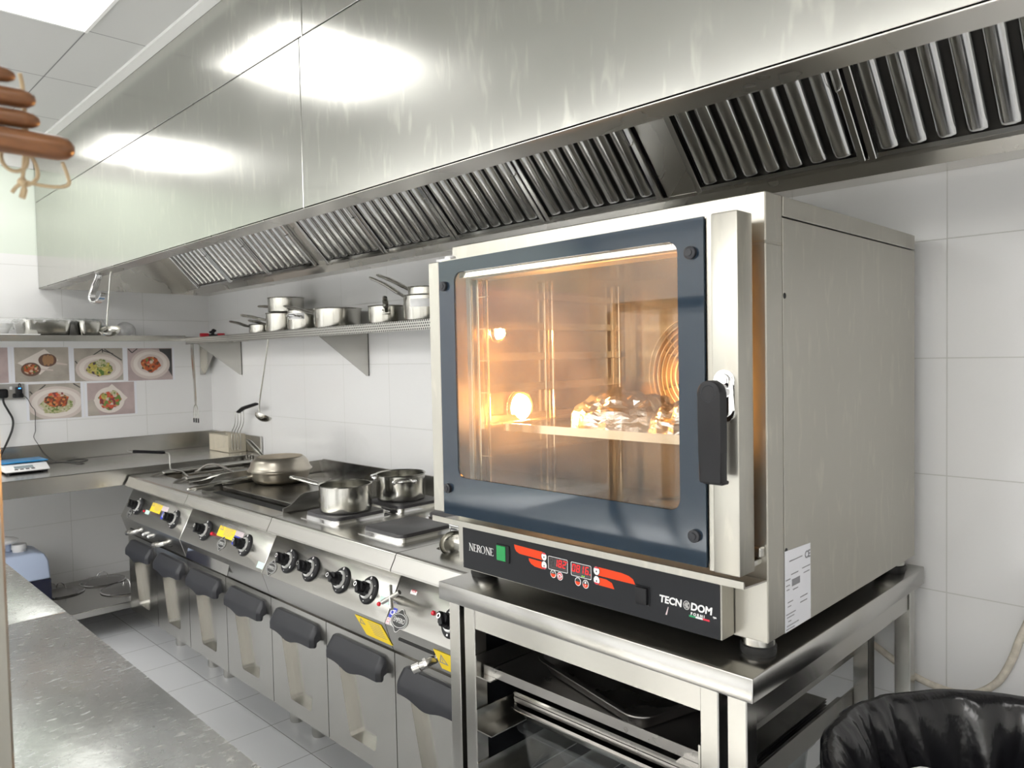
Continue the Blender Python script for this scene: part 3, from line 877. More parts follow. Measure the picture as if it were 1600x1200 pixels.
knob(fry, .898, '0.####', 0.6); knob(fry, 1.380, '0.####', 0.6)
lamp = MB(panel_frame(.990, .062)); lamp.lathe([(0.006, 0), (.006, .003), (.004, .0055), (0, .006)], n=16); lamp.build('indicator_light', M['redlamp'], fry)
warning(fry, 1.052, 1.185, .073, .139)
line_label(fry, 1.187, 1.262, .093, .137, M['pinkl'], M['greyink']); ce_label(fry, 1.215, 1.262, .055, .091); decal(fry, 1.010, 1.062, .052, .072, M['mint'])
badge(fry, .822, .028, .028)
for x in (.885, 1.27):
    s = MB(); s.prism([(x - .08, .600), (x + .10, .600), (x + .10, .605), (x - .08, .605)], 'y', -.796, -.7995); s.build('slot', M['dark'], fry, smooth=0)
for x in (.885, 1.262):
    p = MB(); p.tube([(x + .055, -.785, .610), (x + .050, -.812, .608), (x + .030, -.826, .603), (x - .012, -.832, .596)], [.010, .011, .011, .010], 14)
    p.cyl((x + .010, -.829, .599), (x - .016, -.8325, .595), .013, n=14)
    p.build('drain_tap', M['wire'], fry)
for x in (1.045, 1.115):
    p = MB(); p.cyl((x, -.795, .612), (x, -.812, .610), .012, .010, 12); p.ball((x, -.813, .610), .008, 10); p.build('bolt', M['chrome'], fry)
range_door(fry, RX + .002, RX + .398); range_door(fry, RX + .402, RX + .798)

# --- griddle
gx = RX + .8
gri = range_body('griddle_range', 'smooth steel griddle with raised side guards carrying the two pans', 'griddle', gx, gx + .8)
x0, x1 = gx + .0012, gx + .7988
MB().box(x0, x1, -.690, -.055, .845, .860).build('top_plate', M['steel'], gri, smooth=0)
MB().box(x0 + .025, x1 - .022, -.618, -.075, .862, .882, .002, 1).build('cooking_plate', M['griddle'], gri)
MB().box(x0 + .03, x1 - .028, -.672, -.630, .8602, .8625).build('grease_channel', M['dark'], gri, smooth=0)
sg = [(-.708, .845), (-.708, .888), (-.690, .892), (-.672, .899), (-.650, .915), (-.632, .930), (-.610, .938), (-.070, .945), (-.070, .845)]
for a, b in ((x0, x0 + .004), (x1 - .024, x1 - .020)):
    MB().prism(sg, 'x', a, b).build('side_guard', M['steel_h'], gri, smooth=0)
MB().box(x0, x1 - .02, -.072, -.057, .86, .948, .002, 1).build('back_guard', M['steel_h'], gri)
knob(gri, 1.733, '0..##.', 0.5); knob(gri, 2.120, '0..##.', 0.9)
lamp = MB(panel_frame(1.800, .072)); lamp.lathe([(0.008, 0), (.008, .003), (.005, .007), (0, .008)], n=16); lamp.build('indicator_light', M['redlamp'], gri)
warning(gri, 1.843, 1.995, .073, .140)
line_label(gri, 1.997, 2.070, .098, .140, M['pinkl'], M['greyink']); ce_label(gri, 2.000, 2.050, .060, .096); decal(gri, 2.262, 2.312, .012, .036, M['mint'])
badge(gri, 1.920, .048, .036)
dr = MB(); dr.prism([(1.60, .648), (2.02, .648), (1.99, .585), (1.56, .585)], 'y', -.806, -.803); dr.build('grease_drawer', M['chrome'], gri, smooth=0)
range_door(gri, gx + .002, gx + .398); range_door(gri, gx + .402, gx + .798)

# --- hot plates
hx = RX + 1.6
hot = range_body('hot_plate_range', 'electric range with four square black hot plates', 'cooking range', hx, hx + .8)
x0, x1 = hx + .0012, hx + .7988
MB().box(x0, x1, -.690, -.055, .855, .868).build('top_plate', M['steel'], hot, smooth=0)
for cx in (2.527, 2.917):
    for cy in (-.572, -.290):
        sk = MB(); sk.holes(rrect(cx - .130, cx + .130, cy - .130, cy + .130, .03), [rrect(cx - .112, cx + .112, cy - .112, cy + .112, .028)], 'z', .868, .8705)
        sk.holes(rrect(cx - .114, cx + .114, cy - .114, cy + .114, .028), [rrect(cx - .108, cx + .108, cy - .108, cy + .108, .026)], 'z', .8705, .881)
        h = MB(); h.prism(rrect(cx - .110, cx + .110, cy - .110, cy + .110, .026), 'z', .868, .892, .003, 2)
        ho = h.build('hot_plate', M['castiron'], hot)
        sk.build('chrome_skirt', M['chrome'], ho)
MB().box(x0, x1, -.072, -.057, .868, .948, .002, 1).build('back_guard', M['steel_h'], hot)
for x, tn in ((2.474, .7), (2.629, .7), (2.828, 1.2), (2.989, .7)): knob(hot, x, '0.6.51', tn)
for x in (2.415, 2.577, 2.927, 3.060):
    lamp = MB(panel_frame(x, .070 if x < 3 else .046)); lamp.lathe([(0.007, 0), (.007, .003), (.0045, .006), (0, .007)], n=16); lamp.build('indicator_light', M['redlamp'], hot)
for x in (2.452, 2.600, 2.900, 3.062):
    decal(hot, x, x + .014, .122, .142, M['yellow'], 'heat_mark')
badge(hot, 2.372, .030, .036)
decal(hot, 3.055, 3.105, .052, .072, M['mint'])
range_door(hot, hx + .002, hx + .398); range_door(hot, hx + .402, hx + .798)

# --- bain marie with draining plate
bx = RX + 2.4
bm = range_body('bain_marie_range', 'narrow range module with water tap and perforated well beside the oven stand', 'bain marie', bx, bx + .4)
x0, x1 = bx + .0012, bx + .3988
MB().holes([(x0, -.690), (x1, -.690), (x1, -.055), (x0, -.055)], [rrect(x0 + .045, x1 - .045, -.655, -.12, .02)], 'z', .858, .868).build('top_plate', M['steel'], bm, smooth=0)
hs = []
for i in range(9):
    for j in range(15):
        cx = x0 + .068 + i * .033; cy = -.635 + j * .035
        hs.append(ell(cx, cy, .0085, .0085, 10))
MB().holes([(x0 + .046, -.654), (x1 - .046, -.654), (x1 - .046, -.121), (x0 + .046, -.121)], hs, 'z', .852, .855).build('perforated_plate', M['steel'], bm, smooth=0)
MB().box(x0 + .046, x1 - .046, -.654, -.121, .835, .838).build('well_floor', M['dark'], bm, smooth=0)
MB().box(x0, x1, -.072, -.057, .868, .948, .002, 1).build('back_guard', M['steel_h'], bm)
knob(bm, 3.405, '0#.#.#', 0.7, .070)
lamp = MB(panel_frame(3.312, .076)); lamp.lathe([(0.007, 0), (.007, .003), (.0045, .006), (0, .007)], n=16); lamp.build('indicator_light', M['redlamp'], bm)
tp = MB(panel_frame(3.158, .078)); tp.cyl((0, 0, 0), (0, 0, .030), .014, .011, 16); tp.cyl((0, 0, .026), (0, 0, .044), .009, n=14)
for a in (.62, .62 + PI / 2):
    d = Vector((math.cos(a), math.sin(a), 0)); tp.cyl(d * -.038 + Vector((0, 0, .044)), d * .038 + Vector((0, 0, .044)), .0070, n=12)
tp.build('water_tap', M['wire'], bm)
decal(bm, 3.185, 3.215, .106, .126, M['print_white'], 'text_label')
MB(panel_frame(3.200, .116)).text('AÇIK', .0105, Matrix.Translation((0, 0, .0009)), .0003).build('label_print', M['redprint'], bm, smooth=0)
badge(bm, 3.180, .022, .040)
ce_label(bm, 3.118 + .005, 3.118 + .036, .022, .052)
line_label(bm, 3.118 + .002, 3.118 + .020, .000, .020, M['pinkl'], M['redprint'], 4)
ap = frame(Vector((0, -.8155, .662)), (1, 0, 0), Vector((0, .029, -.09)).normalized() * -1, Vector((0, -.9519, -.3067)))
w = MB(ap); w.prism([(2.95, -.012), (3.095, -.012), (3.125, -.078), (2.985, -.078)], 'z', .0012, .0018); wl = w.build('warning_label', M['yellow'], hot, smooth=0)
w = MB(ap)
for i in range(7): w.box(3.02 + .003 * i, 3.085 + .003 * i, -.020 - .007 * i, -.0185 - .007 * i, .0019, .0022)
tri = [(2.968, -.038), (3.000, -.038), (2.982, -.016)]; w.holes(tri, [[(2.974, -.035), (2.993, -.035), (2.982, -.022)]], 'z', .0019, .0022)
w.build('warning_print', M['greyink'], wl, smooth=0)
w = MB(ap); w.prism([(3.345, -.020), (3.46, -.020), (3.475, -.080), (3.36, -.080)], 'z', .0012, .0018); wl = w.build('warning_label', M['yellow'], bm, smooth=0)
w = MB(ap); tri = [(3.358, -.060), (3.398, -.060), (3.376, -.028)]; w.holes(tri, [[(3.365, -.056), (3.390, -.056), (3.376, -.036)]], 'z', .0019, .0022)
w.box(3.374, 3.377, -.054, -.042, .0019, .0022); w.build('warning_print', M['greyink'], wl, smooth=0)
s = MB(); s.prism([(3.175, .622), (3.345, .622), (3.345, .629), (3.175, .629)], 'y', -.8035, -.8075); s.build('slot', M['dark'], bm, smooth=0)
p = MB(); p.tube([(3.335, -.79, .606), (3.333, -.815, .604), (3.325, -.830, .597), (3.312, -.840, .590)], [.012, .013, .013, .012], 16); p.cyl((3.318, -.836, .593), (3.302, -.848, .584), .0155, n=16)
p.cyl((3.330, -.822, .601), (3.325, -.829, .598), .017, n=8)
p.build('drain_tap', M['wire'], bm)
range_door(bm, bx + .002, bx + .398)


# ------------------------------------------------------------------ oven stand
SZ = 0.906
st = thing('oven_stand', 'open stainless steel stand with tray runners under the oven', 'stand', (3.96, -0.5, 0))
MB().box(3.540, 4.387, -.943, -.030, SZ - .045, SZ, .003, 2).build('top', M['steel_h'], st)
for x in (3.566, 4.331):
    for y in (-.932, -.082):
        MB().box(x, x + .038, y, y + .038, 0.03, SZ - .045, .002, 1).build('leg', M['steel'], st)
        MB().lathe([(0, 0), (.02, 0), (.02, .02), (.014, .031), (0, .031)], (x + .019, y + .019, 0), 16).build('foot', M['black'], st)
for x in (3.614, 4.272):
    for y in (-.925, -.200):
        MB().box(x, x + .038, y, y + .04, .18, SZ - .045, .002, 1).build('rack_post', M['steel'], st)
MB().box(3.652, 4.272, -.922, -.916, SZ - .100, SZ - .045).build('front_rail', M['steel'], st, smooth=0)
for x in (3.575, 4.345):
    MB().box(x, x + .02, -.894, -.044, SZ - .105, SZ - .045).build('side_rail', M['steel'], st, smooth=0)
    MB().box(x, x + .02, -.894, -.044, .150, .185).build('side_rail', M['steel'], st, smooth=0)
MB().box(3.604, 4.331, -.075, -.055, .15, .185).build('back_rail', M['steel'], st, smooth=0)
RUN = [0.690, 0.556, 0.422, 0.288]
for z in RUN:
    MB().prism([(3.652, z), (3.705, z), (3.705, z + .003), (3.656, z + .003), (3.656, z + .052), (3.652, z + .052)], 'y', -.925, -.165).build('tray_runner', M['steel'], st, smooth=0)
    MB().prism([(4.272, z), (4.219, z), (4.219, z + .003), (4.268, z + .003), (4.268, z + .052), (4.272, z + .052)], 'y', -.925, -.165).build('tray_runner', M['steel'], st, smooth=0)
MB().box(3.655, 3.660, -.16, -.155, .2, .8).box(3.61, 3.615, -.885, -.20, .19, .80).build('side_sheet', M['panel_black'], st, smooth=0)

# things on the stand's runners
sheet = MB(); sheet.box(3.662, 4.262, -.902, -.20, .6935, .6965).box(3.662, 4.262, -.905, -.902, .6935, .716).box(3.662, 4.262, -.204, -.20, .6965, .716)
so = sheet.build('oven_tray', M['tray'], None, smooth=0); tag(so, 'flat dark sheet tray on the top runners with a pan in it', 'baking tray')


def gn_pan(name, label, cat, c, L, W, h, m, tilt=0.0, rz=0.0, group=None, r=.03, lipw=.012):
    """a gastronorm container: rounded walls, flat rim"""
    b = MB(Matrix.Translation(c) @ Matrix.Rotation(rz, 4, 'Z') @ Matrix.Rotation(tilt, 4, 'X'))
    def loop(ins, rr): return rrect(-L / 2 + ins, L / 2 - ins, -W / 2 + ins, W / 2 - ins, rr, 5)
    secs = [(0, r + lipw, h - .003), (0, r + lipw, h), (lipw, r, h), (lipw + .002, r, h - .004), (lipw + .010, r, .014), (lipw + .018, r * .8, .004), (lipw + .030, r * .6, .0015)]
    outs = [(0, r + lipw, h - .003), (lipw - .001, r + .001, h - .003), (lipw + .008, r + .001, .014), (lipw + .016, r * .8, .002), (lipw + .028, r * .6, 0)]
    for S in (secs, outs):
        rings = [[b.v((p[0], p[1], z)) for p in loop(i, rr)] for i, rr, z in S]
        n = len(rings[0])
        for A, B in zip(rings, rings[1:]):
            for k in range(n): b.f([A[k], A[(k + 1) % n], B[(k + 1) % n], B[k]])
        b.f(rings[-1])
    o = b.build(name, m, None, smooth=40)
    tag(o, label, cat, group); return o


gn_pan('gastronorm_pan', 'shallow grey steel pan lying in the top tray of the stand', 'food pan', (3.968, -.742, .697), .40, .265, .040, M['tray'], 0, -.25, r=.035)
gn_pan('gastronorm_pan', 'long shiny shallow steel pan on the middle runners under the thin trays', 'food pan', (3.9625, -.59, .5595), .596, .50, .034, M['steel'], 0, 0, r=.03)
for i in range(4):
    lb = ['lowest', 'second', 'third', 'topmost'][i] + ' tray of the thin stack on the middle runners'
    t = MB(); z = .5945 + i * .0072
    t.box(3.670, 4.255, -.808 - .002 * (i % 2), -.32, z, z + .0015)
    t.box(3.670, 4.255, -.811 - .002 * (i % 2), -.808 - .002 * (i % 2), z, z + .0062)
    o = t.build('baking_tray', M['tray'] if i < 3 else M['steel'], None, smooth=0); tag(o, lb, 'baking tray', 'trays stacked on the middle runners')
gn_pan('food_box', 'clear plastic food box on the lower runners of the stand', 'food box', (3.9625, -.59, .4255), .590, .48, .112, M['clear'], 0, 0, r=.03, lipw=.016)

# ------------------------------------------------------------------ convection oven
OX0, OX1, OY0, OY1, OZ0, OZ1 = 3.530, 4.377, -.865, -.073, .942, 1.748
ov = thing('convection_oven', 'large stainless convection oven with lit glass door and black lever handle', 'oven', (3.95, -0.47, SZ))
s = MB()
s.box(OX1 - .065, OX1 - .002, OY0 + .001, OY1, OZ0, 1.709)      # walls left round the cavity
s.box(OX0 + .002, OX0 + .065, OY0 + .001, OY1, OZ0, 1.709)
s.box(OX0 + .065, OX1 - .065, OY0 + .001, OY1, OZ0, 1.110)
s.box(OX0 + .065, OX1 - .065, OY0 + .001, OY1, 1.690, 1.709)
s.box(OX0 + .065, OX1 - .065, -.225, OY1, 1.110, 1.690)
s.build('housing', M['oven_steel'], ov, smooth=0)
c = MB()
c.box(OX1 - .066, OX1, OY0, -.8005, OZ0, 1.658, .002, 1); c.build('front_frame', M['oven_steel'], ov)
MB().box(OX0, OX0 + .066, OY0, -.8005, OZ0, 1.658, .002, 1).build('front_frame', M['oven_steel'], ov)
MB().box(OX0, OX1, OY0, -.8005, 1.660, OZ1, .002, 1).build('top_front_cap', M['oven_steel'], ov)
MB().box(OX1 - .002, OX1, -.7985, OY1, OZ0, 1.7085, .0008, 1).build('side_panel', M['oven_steel'], ov)
MB().box(OX0, OX0 + .002, -.7985, OY1, OZ0, 1.7085, .0008, 1).build('side_panel', M['oven_steel'], ov)
MB().box(OX0, OX1 + .001, -.7985, OY1 - .001, 1.711, OZ1 - .001, .0012, 1).build('top_cover', M['oven_steel'], ov)
h = MB()
for y, z in ((-.793, 1.567), (-.793, 1.096)): h.cyl((OX1, y, z), (OX1 + .0006, y, z), .0055, n=14)
h.build('screw_hole', M['dark'], ov, smooth=0)
for x in (OX0 + .05, OX1 - .040):
    for y in (-.825, -.12):
        f = MB(); f.lathe([(0, .018), (.030, .018), (.030, .037), (0, .037)], (x, y, SZ), 24); fo = f.build('foot', M['steel'], ov)
        g = MB(); g.lathe([(0, 0), (.031, 0), (.033, .004), (.033, .016), (.030, .0185), (0, .0185)], (x, y, SZ), 24); g.build('rubber_pad', M['rubber'], fo)

# cavity
ix0, ix1, iy1, iz0, iz1 = OX0 + .066, OX1 - .066, -.226, 1.111, 1.689
l = MB()
l.box(ix0, ix0 + .002, OY0 + .002, iy1, iz0, iz1); l.box(ix1 - .002, ix1, OY0 + .002, iy1, iz0, iz1)
l.box(ix0, ix1, iy1 - .002, iy1, iz0, iz1); l.box(ix0, ix1, OY0 + .002, iy1, iz0, iz0 + .002); l.box(ix0, ix1, OY0 + .002, iy1, iz1 - .002, iz1)
l.box(ix0 + .002, ix0 + .022, iy1 - .03, iy1 - .002, iz0, iz1)
l.build('cavity_liner', M['liner'], ov, smooth=0)
# tray racks on both sides
rail_z = [1.215, 1.295, 1.375, 1.455, 1.535, 1.615]
for sx, xa in ((1, ix0 + .012), (-1, ix1 - .012)):
    rk = MB()
    for y in (-.845, -.60, -.30):
        rk.box(xa - .004, xa + .004, y - .008, y + .008, iz0 + .004, iz1 - .02, .001, 1)
        rk.cyl((xa + sx * .010, y + .016, iz0 + .004), (xa + sx * .010, y + .016, iz1 - .02), .004, n=8)
    for z in rail_z:
        rk.prism([(xa, z), (xa + sx * .030, z), (xa + sx * .030, z + .002), (xa + sx * .002, z + .002), (xa + sx * .002, z + .020), (xa, z + .020)], 'y', -.84, -.27)
    rk.build('tray_rack', M['rack'], ov, smooth=30)
# fan guard on the back wall
fc = Vector((3.872, iy1 - .012, 1.400))
fg = MB()
for k in range(9):
    rr = .045 + .0165 * k
    fg.tube([fc + Vector((rr * math.cos(a), -.018 * math.cos(PI / 2 * rr / .19), rr * math.sin(a))) for a in [2 * PI * i / 40 for i in range(40)]], .0026, 6, closed=True)
for a in range(4):
    aa = PI / 4 + a * PI / 2
    fg.tube([fc + Vector((rr * math.cos(aa), -.018 * math.cos(PI / 2 * rr / .19) + .002, rr * math.sin(aa))) for rr in (.02, .09, .14, .182)], .0025, 6)
fg.build('fan_guard', M['rack'], ov)
fb = MB(); fb.lathe([(.165, 0), (.165, -.006), (.0, -.006)], fc + Vector((0, .012, 0)), 32, axis='y')
for k in range(8):
    a = 2 * PI * k / 8
    fb.prism([(fc.x + .04 * math.cos(a), fc.z + .04 * math.sin(a)), (fc.x + .14 * math.cos(a + .25), fc.z + .14 * math.sin(a + .25)), (fc.x + .14 * math.cos(a + .33), fc.z + .14 * math.sin(a + .33)), (fc.x + .04 * math.cos(a + .2), fc.z + .04 * math.sin(a + .2))], 'y', fc.y - .004, fc.y + .006)
fb.build('fan', M['fan'], ov, smooth=0)
# far-side bulb, widened for glare; small upper one stands for bright reflections
for y, z, rad in ((-.700, 1.330, .036), (-.775, 1.526, .015)):
    bh = MB(); bh.lathe([(rad + .010, 0), (rad + .010, .006), (rad + .004, .009)], (ix0 + .0022, y, z), 24, axis='x'); bo = bh.build('lamp_holder', M['liner'], ov)
    bb = MB(); bb.lathe([(rad, .002), (rad * .92, .010), (rad * .6, .019), (0, .023)], (ix0 + .0022, y, z), 20, axis='x'); bb.build('lamp_bulb', M['bulb'], bo)
bd = MB(); bd.lathe([(0, 0), (.055, 0), (.060, .004)], (4.03, -.62, iz0 + .003), 28); bd.build('drain_strainer', M['hood_dark'], ov)

# door
dY = -.948
do = MB()
do.box(3.536, 3.574, dY, -.897, 1.086, 1.700, .002, 1)
do.box(3.574, 4.305, dY + .012, -.897, 1.086, 1.166); do.box(3.574, 4.305, dY + .012, -.897, 1.684, 1.703)
do.box(4.262, 4.312, dY + .012, -.897, 1.166, 1.684); do.box(3.574, 3.618, dY + .012, -.897, 1.166, 1.684)
door = do.build('door', M['oven_steel'], ov, smooth=30)
db = MB(); db.box(4.318, 4.369, dY - .002, -.897, 1.079, 1.706, .003, 2); db.box(4.306, 4.318, dY + .006, -.90, 1.079, 1.704)
db.build('door_post', M['oven_steel'], door)
win = rrect(3.632, 4.250, 1.178, 1.668, .022, 6)
MB().holes([(3.576, 1.084), (4.303, 1.084), (4.303, 1.704), (3.576, 1.698)], [win], 'y', dY, dY + .006).build('glass_border', M['glass_border'], door, smooth=0)
MB().prism(rrect(3.633, 4.249, 1.179, 1.667, .0215, 6), 'y', dY + .0015, dY + .0045).build('window_pane', M['oven_glass'], door, smooth=0)
sl_ = MB()
sl_.box(3.636, 4.246, dY + .014, dY + .020, 1.655, 1.668)
for i in range(46):
    x = 3.66 + i * .0125
    sl_.box(x, x + .007, dY + .0125, dY + .0142, 1.658, 1.6655)
sl_.build('vent_strip', M['chrome'], door, smooth=0)
for x, z in ((3.597, 1.638), (4.279, 1.643), (3.596, 1.148), (4.281, 1.138)):
    b = MB(); b.lathe([(0, -.010), (.006, -.010), (.0065, -.0085), (.009, -.0085), (.0115, -.007), (.0115, 0)], (x, dY, z), 24, axis='y'); b.build('glass_button', M['charcoal'], door)
# handle
hd = MB(); hd.prism(rrect(4.3245, 4.3645, 1.346, 1.436, .0195, 8), 'y', dY - .008, dY - .002, .003, 2)
hd.prism(rrect(4.330, 4.359, 1.352, 1.430, .0140, 8), 'y', dY - .018, dY - .008, .004, 2)
ho = hd.build('door_handle', M['chrome'], door)
hb = MB(); hb.cyl((4.344, dY - .012, 1.398), (4.344, dY - .046, 1.398), .016, .0155, 28); hb.build('boss', M['chrome'], ho)
lv = MB()
out = [(4.344 + .0215 * math.cos(a), 1.398 + .0215 * math.sin(a)) for a in [PI * i / 14 for i in range(15)]] + [(4.3235, 1.30), (4.3245, 1.250), (4.3265, 1.247), (4.3635, 1.247), (4.3655, 1.250), (4.3655, 1.30)]
lv.prism(out, 'y', dY - .058, dY - .036, .0035, 3)
lv.box(4.3265, 4.3645, dY - .050, dY - .028, 1.2435, 1.250, .002, 2)
lv.build('lever', M['black'], ho)
cp = MB(); cp.lathe([(.0125, -.0008), (.0135, -.0014), (.0145, -.0008)], (4.344, dY - .0575, 1.398), 28, axis='y'); cp.build('lever_cap', M['charcoal'], ho)
# latch block behind the door's edge, lower right
MB().box(4.345, 4.366, -.897, -.866, 1.086, 1.096, .001, 1).box(4.350, 4.372, -.884, -.866, 1.100, 1.118, .002, 1).build('latch', M['steel'], ov)
hg = MB(); hg.box(3.545, 3.60, -.93, -.868, 1.700, 1.709, .001, 1); hg.cyl((3.570, -.905, 1.703), (3.570, -.905, 1.716), .014, n=16); hg.build('hinge', M['white'], ov)
# drip gutter under the door
MB().prism([(-.952, 1.0605), (-.952, 1.0735), (-.949, 1.0735), (-.947, 1.0635), (-.868, 1.0585), (-.866, 1.0555)], 'x', 3.534, 4.376).build('drip_gutter', M['oven_steel'], ov, smooth=0)
# control panel
cb = MB(); cb.box(3.600, 4.311, -.9105, -.866, .9435, 1.056, .001, 1); co = cb.build('control_box', M['oven_steel'], ov)
MB().prism([(3.603, .9465), (4.3075, .9445), (4.3075, 1.0455), (3.603, 1.054)], 'y', -.9125, -.9105).build('control_face', M['panel_black'], co, smooth=0)
PY = -.9126
def face(x, z): return frame((x, PY, z), (1, 0, 0), (0, 0, 1), (0, -1, 0))
def fp(poly, d0=0.0, d1=.0004, mb=None):
    b = mb or MB(); b.prism(poly, 'y', PY - d1, PY - d0); return b
# serif maker name
SER = MB(face(3.668, 1.0020) @ Matrix.Scale(.0178, 4))
def bar(b, x0, y0, x1, y1, w):
    d = Vector((x1 - x0, y1 - y0)).normalized(); n = Vector((-d.y, d.x)) * w * .5
    b.prism([(x0 + n.x, y0 + n.y), (x0 - n.x, y0 - n.y), (x1 - n.x, y1 - n.y), (x1 + n.x, y1 + n.y)], 'z', 0, .02)
def ser(b, x, y, w=.26): b.box(x - w / 2, x + w / 2, y - .018, y + .018, 0, .02)
def gN(b, o): bar(b, o, -.5, o, .5, .05); bar(b, o + .62, -.5, o + .62, .5, .05); bar(b, o, .5, o + .62, -.5, .14); ser(b, o, -.5); ser(b, o - .03, .5, .22); ser(b, o + .62, .5)
def gE(b, o): bar(b, o, -.5, o, .5, .13); bar(b, o, .48, o + .42, .48, .045); bar(b, o, 0, o + .32, 0, .045); bar(b, o, -.48, o + .46, -.48, .045); bar(b, o + .42, .5, o + .42, .34, .04); bar(b, o + .46, -.5, o + .46, -.32, .04); ser(b, o - .02, -.48); ser(b, o - .02, .48)
def gR(b, o):
    bar(b, o, -.5, o, .5, .13); ser(b, o, -.5)
    e = ell(o + .20, .24, .26, .26, 24); b.holes([p for p in e], [ell(o + .16, .24, .16, .21, 24)], 'z', 0, .02); bar(b, o + .22, .02, o + .56, -.5, .12)
def gO(b, o): e = ell(o + .42, 0, .46, .53, 32); b.holes(e, [ell(o + .42, 0, .34, .49, 32)], 'z', 0, .02)
gN(SER, -2.25); gE(SER, -1.33); gR(SER, -.66); gO(SER, -.02); gN(SER, 1.10); gE(SER, 2.00)
SER.build('maker_name', M['print_white'], co, smooth=0)
sw = MB(); sw.box(3.725, 3.768, -.916, PY, .985, 1.027, .0015, 1); so_ = sw.build('power_switch', M['black'], co)
MB().box(3.7275, 3.757, -.9175, -.916, .9885, 1.0235, .0005, 1).build('rocker', M['switch_green'], so_)
for stripe in ([(3.783, 1.033), (3.872, 1.031), (3.872, 1.0125), (3.800, 1.0145), (3.790, 1.018), (3.785, 1.024)],
               [(3.829, 1.0095), (3.872, 1.0085), (3.872, .9925), (3.848, .9935), (3.836, .998), (3.830, 1.004)],
               [(4.028, 1.0265), (4.088, 1.0255), (4.106, 1.0230), (4.117, 1.018), (4.122, 1.0085), (4.028, 1.0090)],
               [(4.028, 1.0050), (4.050, 1.0045), (4.064, 1.000), (4.070, .9885), (4.028, .9890)]):
    fp(stripe).build('orange_stripe', M['orange'], co, smooth=0)
dsp = MB()
for a, b, z0, z1 in ((3.889, 3.946, .9965, 1.0260), (3.955, 4.011, .9955, 1.0250)):
    dsp.prism(rrect(a, b, z0, z1, .003, 3), 'y', PY - .0006, PY)
dso = dsp.build('display', M['display'], co, smooth=0)
dl = MB()
for a, b, z0, z1 in ((3.889, 3.946, .9965, 1.0260), (3.955, 4.011, .9955, 1.0250)):
    dl.holes(rrect(a, b, z0, z1, .003, 3), [rrect(a + .001, b - .001, z0 + .001, z1 - .001, .0025, 3)], 'y', PY - .0010, PY - .0006)
dl.build('display_outline', M['print_white'], dso, smooth=0)
SEG = {'0': 'abcdef', '1': 'bc', '2': 'abged', '6': 'acdefg', '8': 'abcdefg', '5': 'acdfg'}
def seg7(b, ch, x, z, w, h, t):
    """one slanted seven-segment digit"""
    sk = .12
    def S(u0, v0, u1, v1):
        p = [(u0, v0), (u1, v0), (u1, v1), (u0, v1)]
        b.prism([(x + u + sk * v, z + v) for u, v in p], 'y', PY - .0011, PY - .0006)
    for c_ in SEG[ch]:
        if c_ == 'a': S(t * .4, h - t, w - t * .4, h)
        if c_ == 'g': S(t * .4, h / 2 - t / 2, w - t * .4, h / 2 + t / 2)
        if c_ == 'd': S(t * .4, 0, w - t * .4, t)
        if c_ == 'b': S(w - t, h / 2 + t * .3, w, h - t * .3)
        if c_ == 'c': S(w - t, t * .3, w, h / 2 - t * .3)
        if c_ == 'f': S(0, h / 2 + t * .3, t, h - t * .3)
        if c_ == 'e': S(0, t * .3, t, h / 2 - t * .3)
dg = MB()
for ch, x in (('1', 3.9065), ('8', 3.9185), ('2', 3.9305)): seg7(dg, ch, x, 1.0055, .0090, .0165, .0022)
dg.holes(ell(3.9445, 1.0205, .0016, .0016, 12), [ell(3.9445, 1.0205, .0008, .0008, 12)], 'y', PY - .0011, PY - .0006)
for ch, x in (('0', 3.9575), ('8', 3.9695), ('1', 3.9800), ('6', 3.9935)): seg7(dg, ch, x, 1.0045, .0090, .0165, .0022)
dg.box(4.0055, 4.0080, PY - .0011, PY - .0006, 1.0045, 1.0070)
dg.build('lit_digits', M['led_red'], dso, smooth=0)
dd = MB(); seg7(dd, '8', 3.8935, 1.0055, .0090, .0165, .0018); dd.build('unlit_digit', M['led_dim'], dso, smooth=0)
gd = MB(); gd.box(3.985, 3.9865, PY - .0011, PY - .0006, .9980, 1.0000); gd.box(3.990, 3.9915, PY - .0011, PY - .0006, .9980, 1.0000); gd.build('status_lights', M['led_green'], dso, smooth=0)
def key(x, z, top, bot, icon=None):
    k = MB(face(x, z)); k.prism(ell(0, 0, .0082, .0092, 24), 'z', 0, .0006)
    o = k.build('key', M['print_white'], co, smooth=0)
    def half(s0, m):
        h = MB(face(x, z)); e = [(.0068 * math.cos(a), .0077 * math.sin(a)) for a in [s0 + PI * i / 12 for i in range(13)]]
        if m in ('orange', 'redprint', 'ink'):
            h.prism(e, 'z', .0006, .0010); h.build('key_print', M[m], o, smooth=0)
    if top: half(0.0, top)
    if bot: half(PI, bot)
    ic = MB(face(x, z))
    if icon == 'ring':
        ic.holes(ell(0, 0, .0046, .0052, 20), [ell(0, 0, .0026, .0031, 20)], 'z', .0010, .0014); ic.prism([(-.007, -.001), (-.001, -.001), (-.004, .003)], 'z', .0010, .0014); ic.prism([(.007, .001), (.001, .001), (.004, -.003)], 'z', .0010, .0014)
    elif icon == 'rect': ic.box(-.002, .002, .001, .006, .0010, .0014); ic.box(-.0012, .0012, -.004, -.002, .0010, .0014)
    elif icon == 'text': ic.text('SET', .0042, Matrix.Translation((0, .0030, .0012)), .0002)
    elif icon == 'up': ic.prism([(-.0014, -.003), (.0014, -.003), (.0014, -.0005), (0, .001), (-.0014, -.0005)], 'z', .0007, .0011)
    else: ic.bm.free(); return
    ic.build('key_icon', M['print_white'] if icon != 'up' else M['ink'], o, smooth=0)
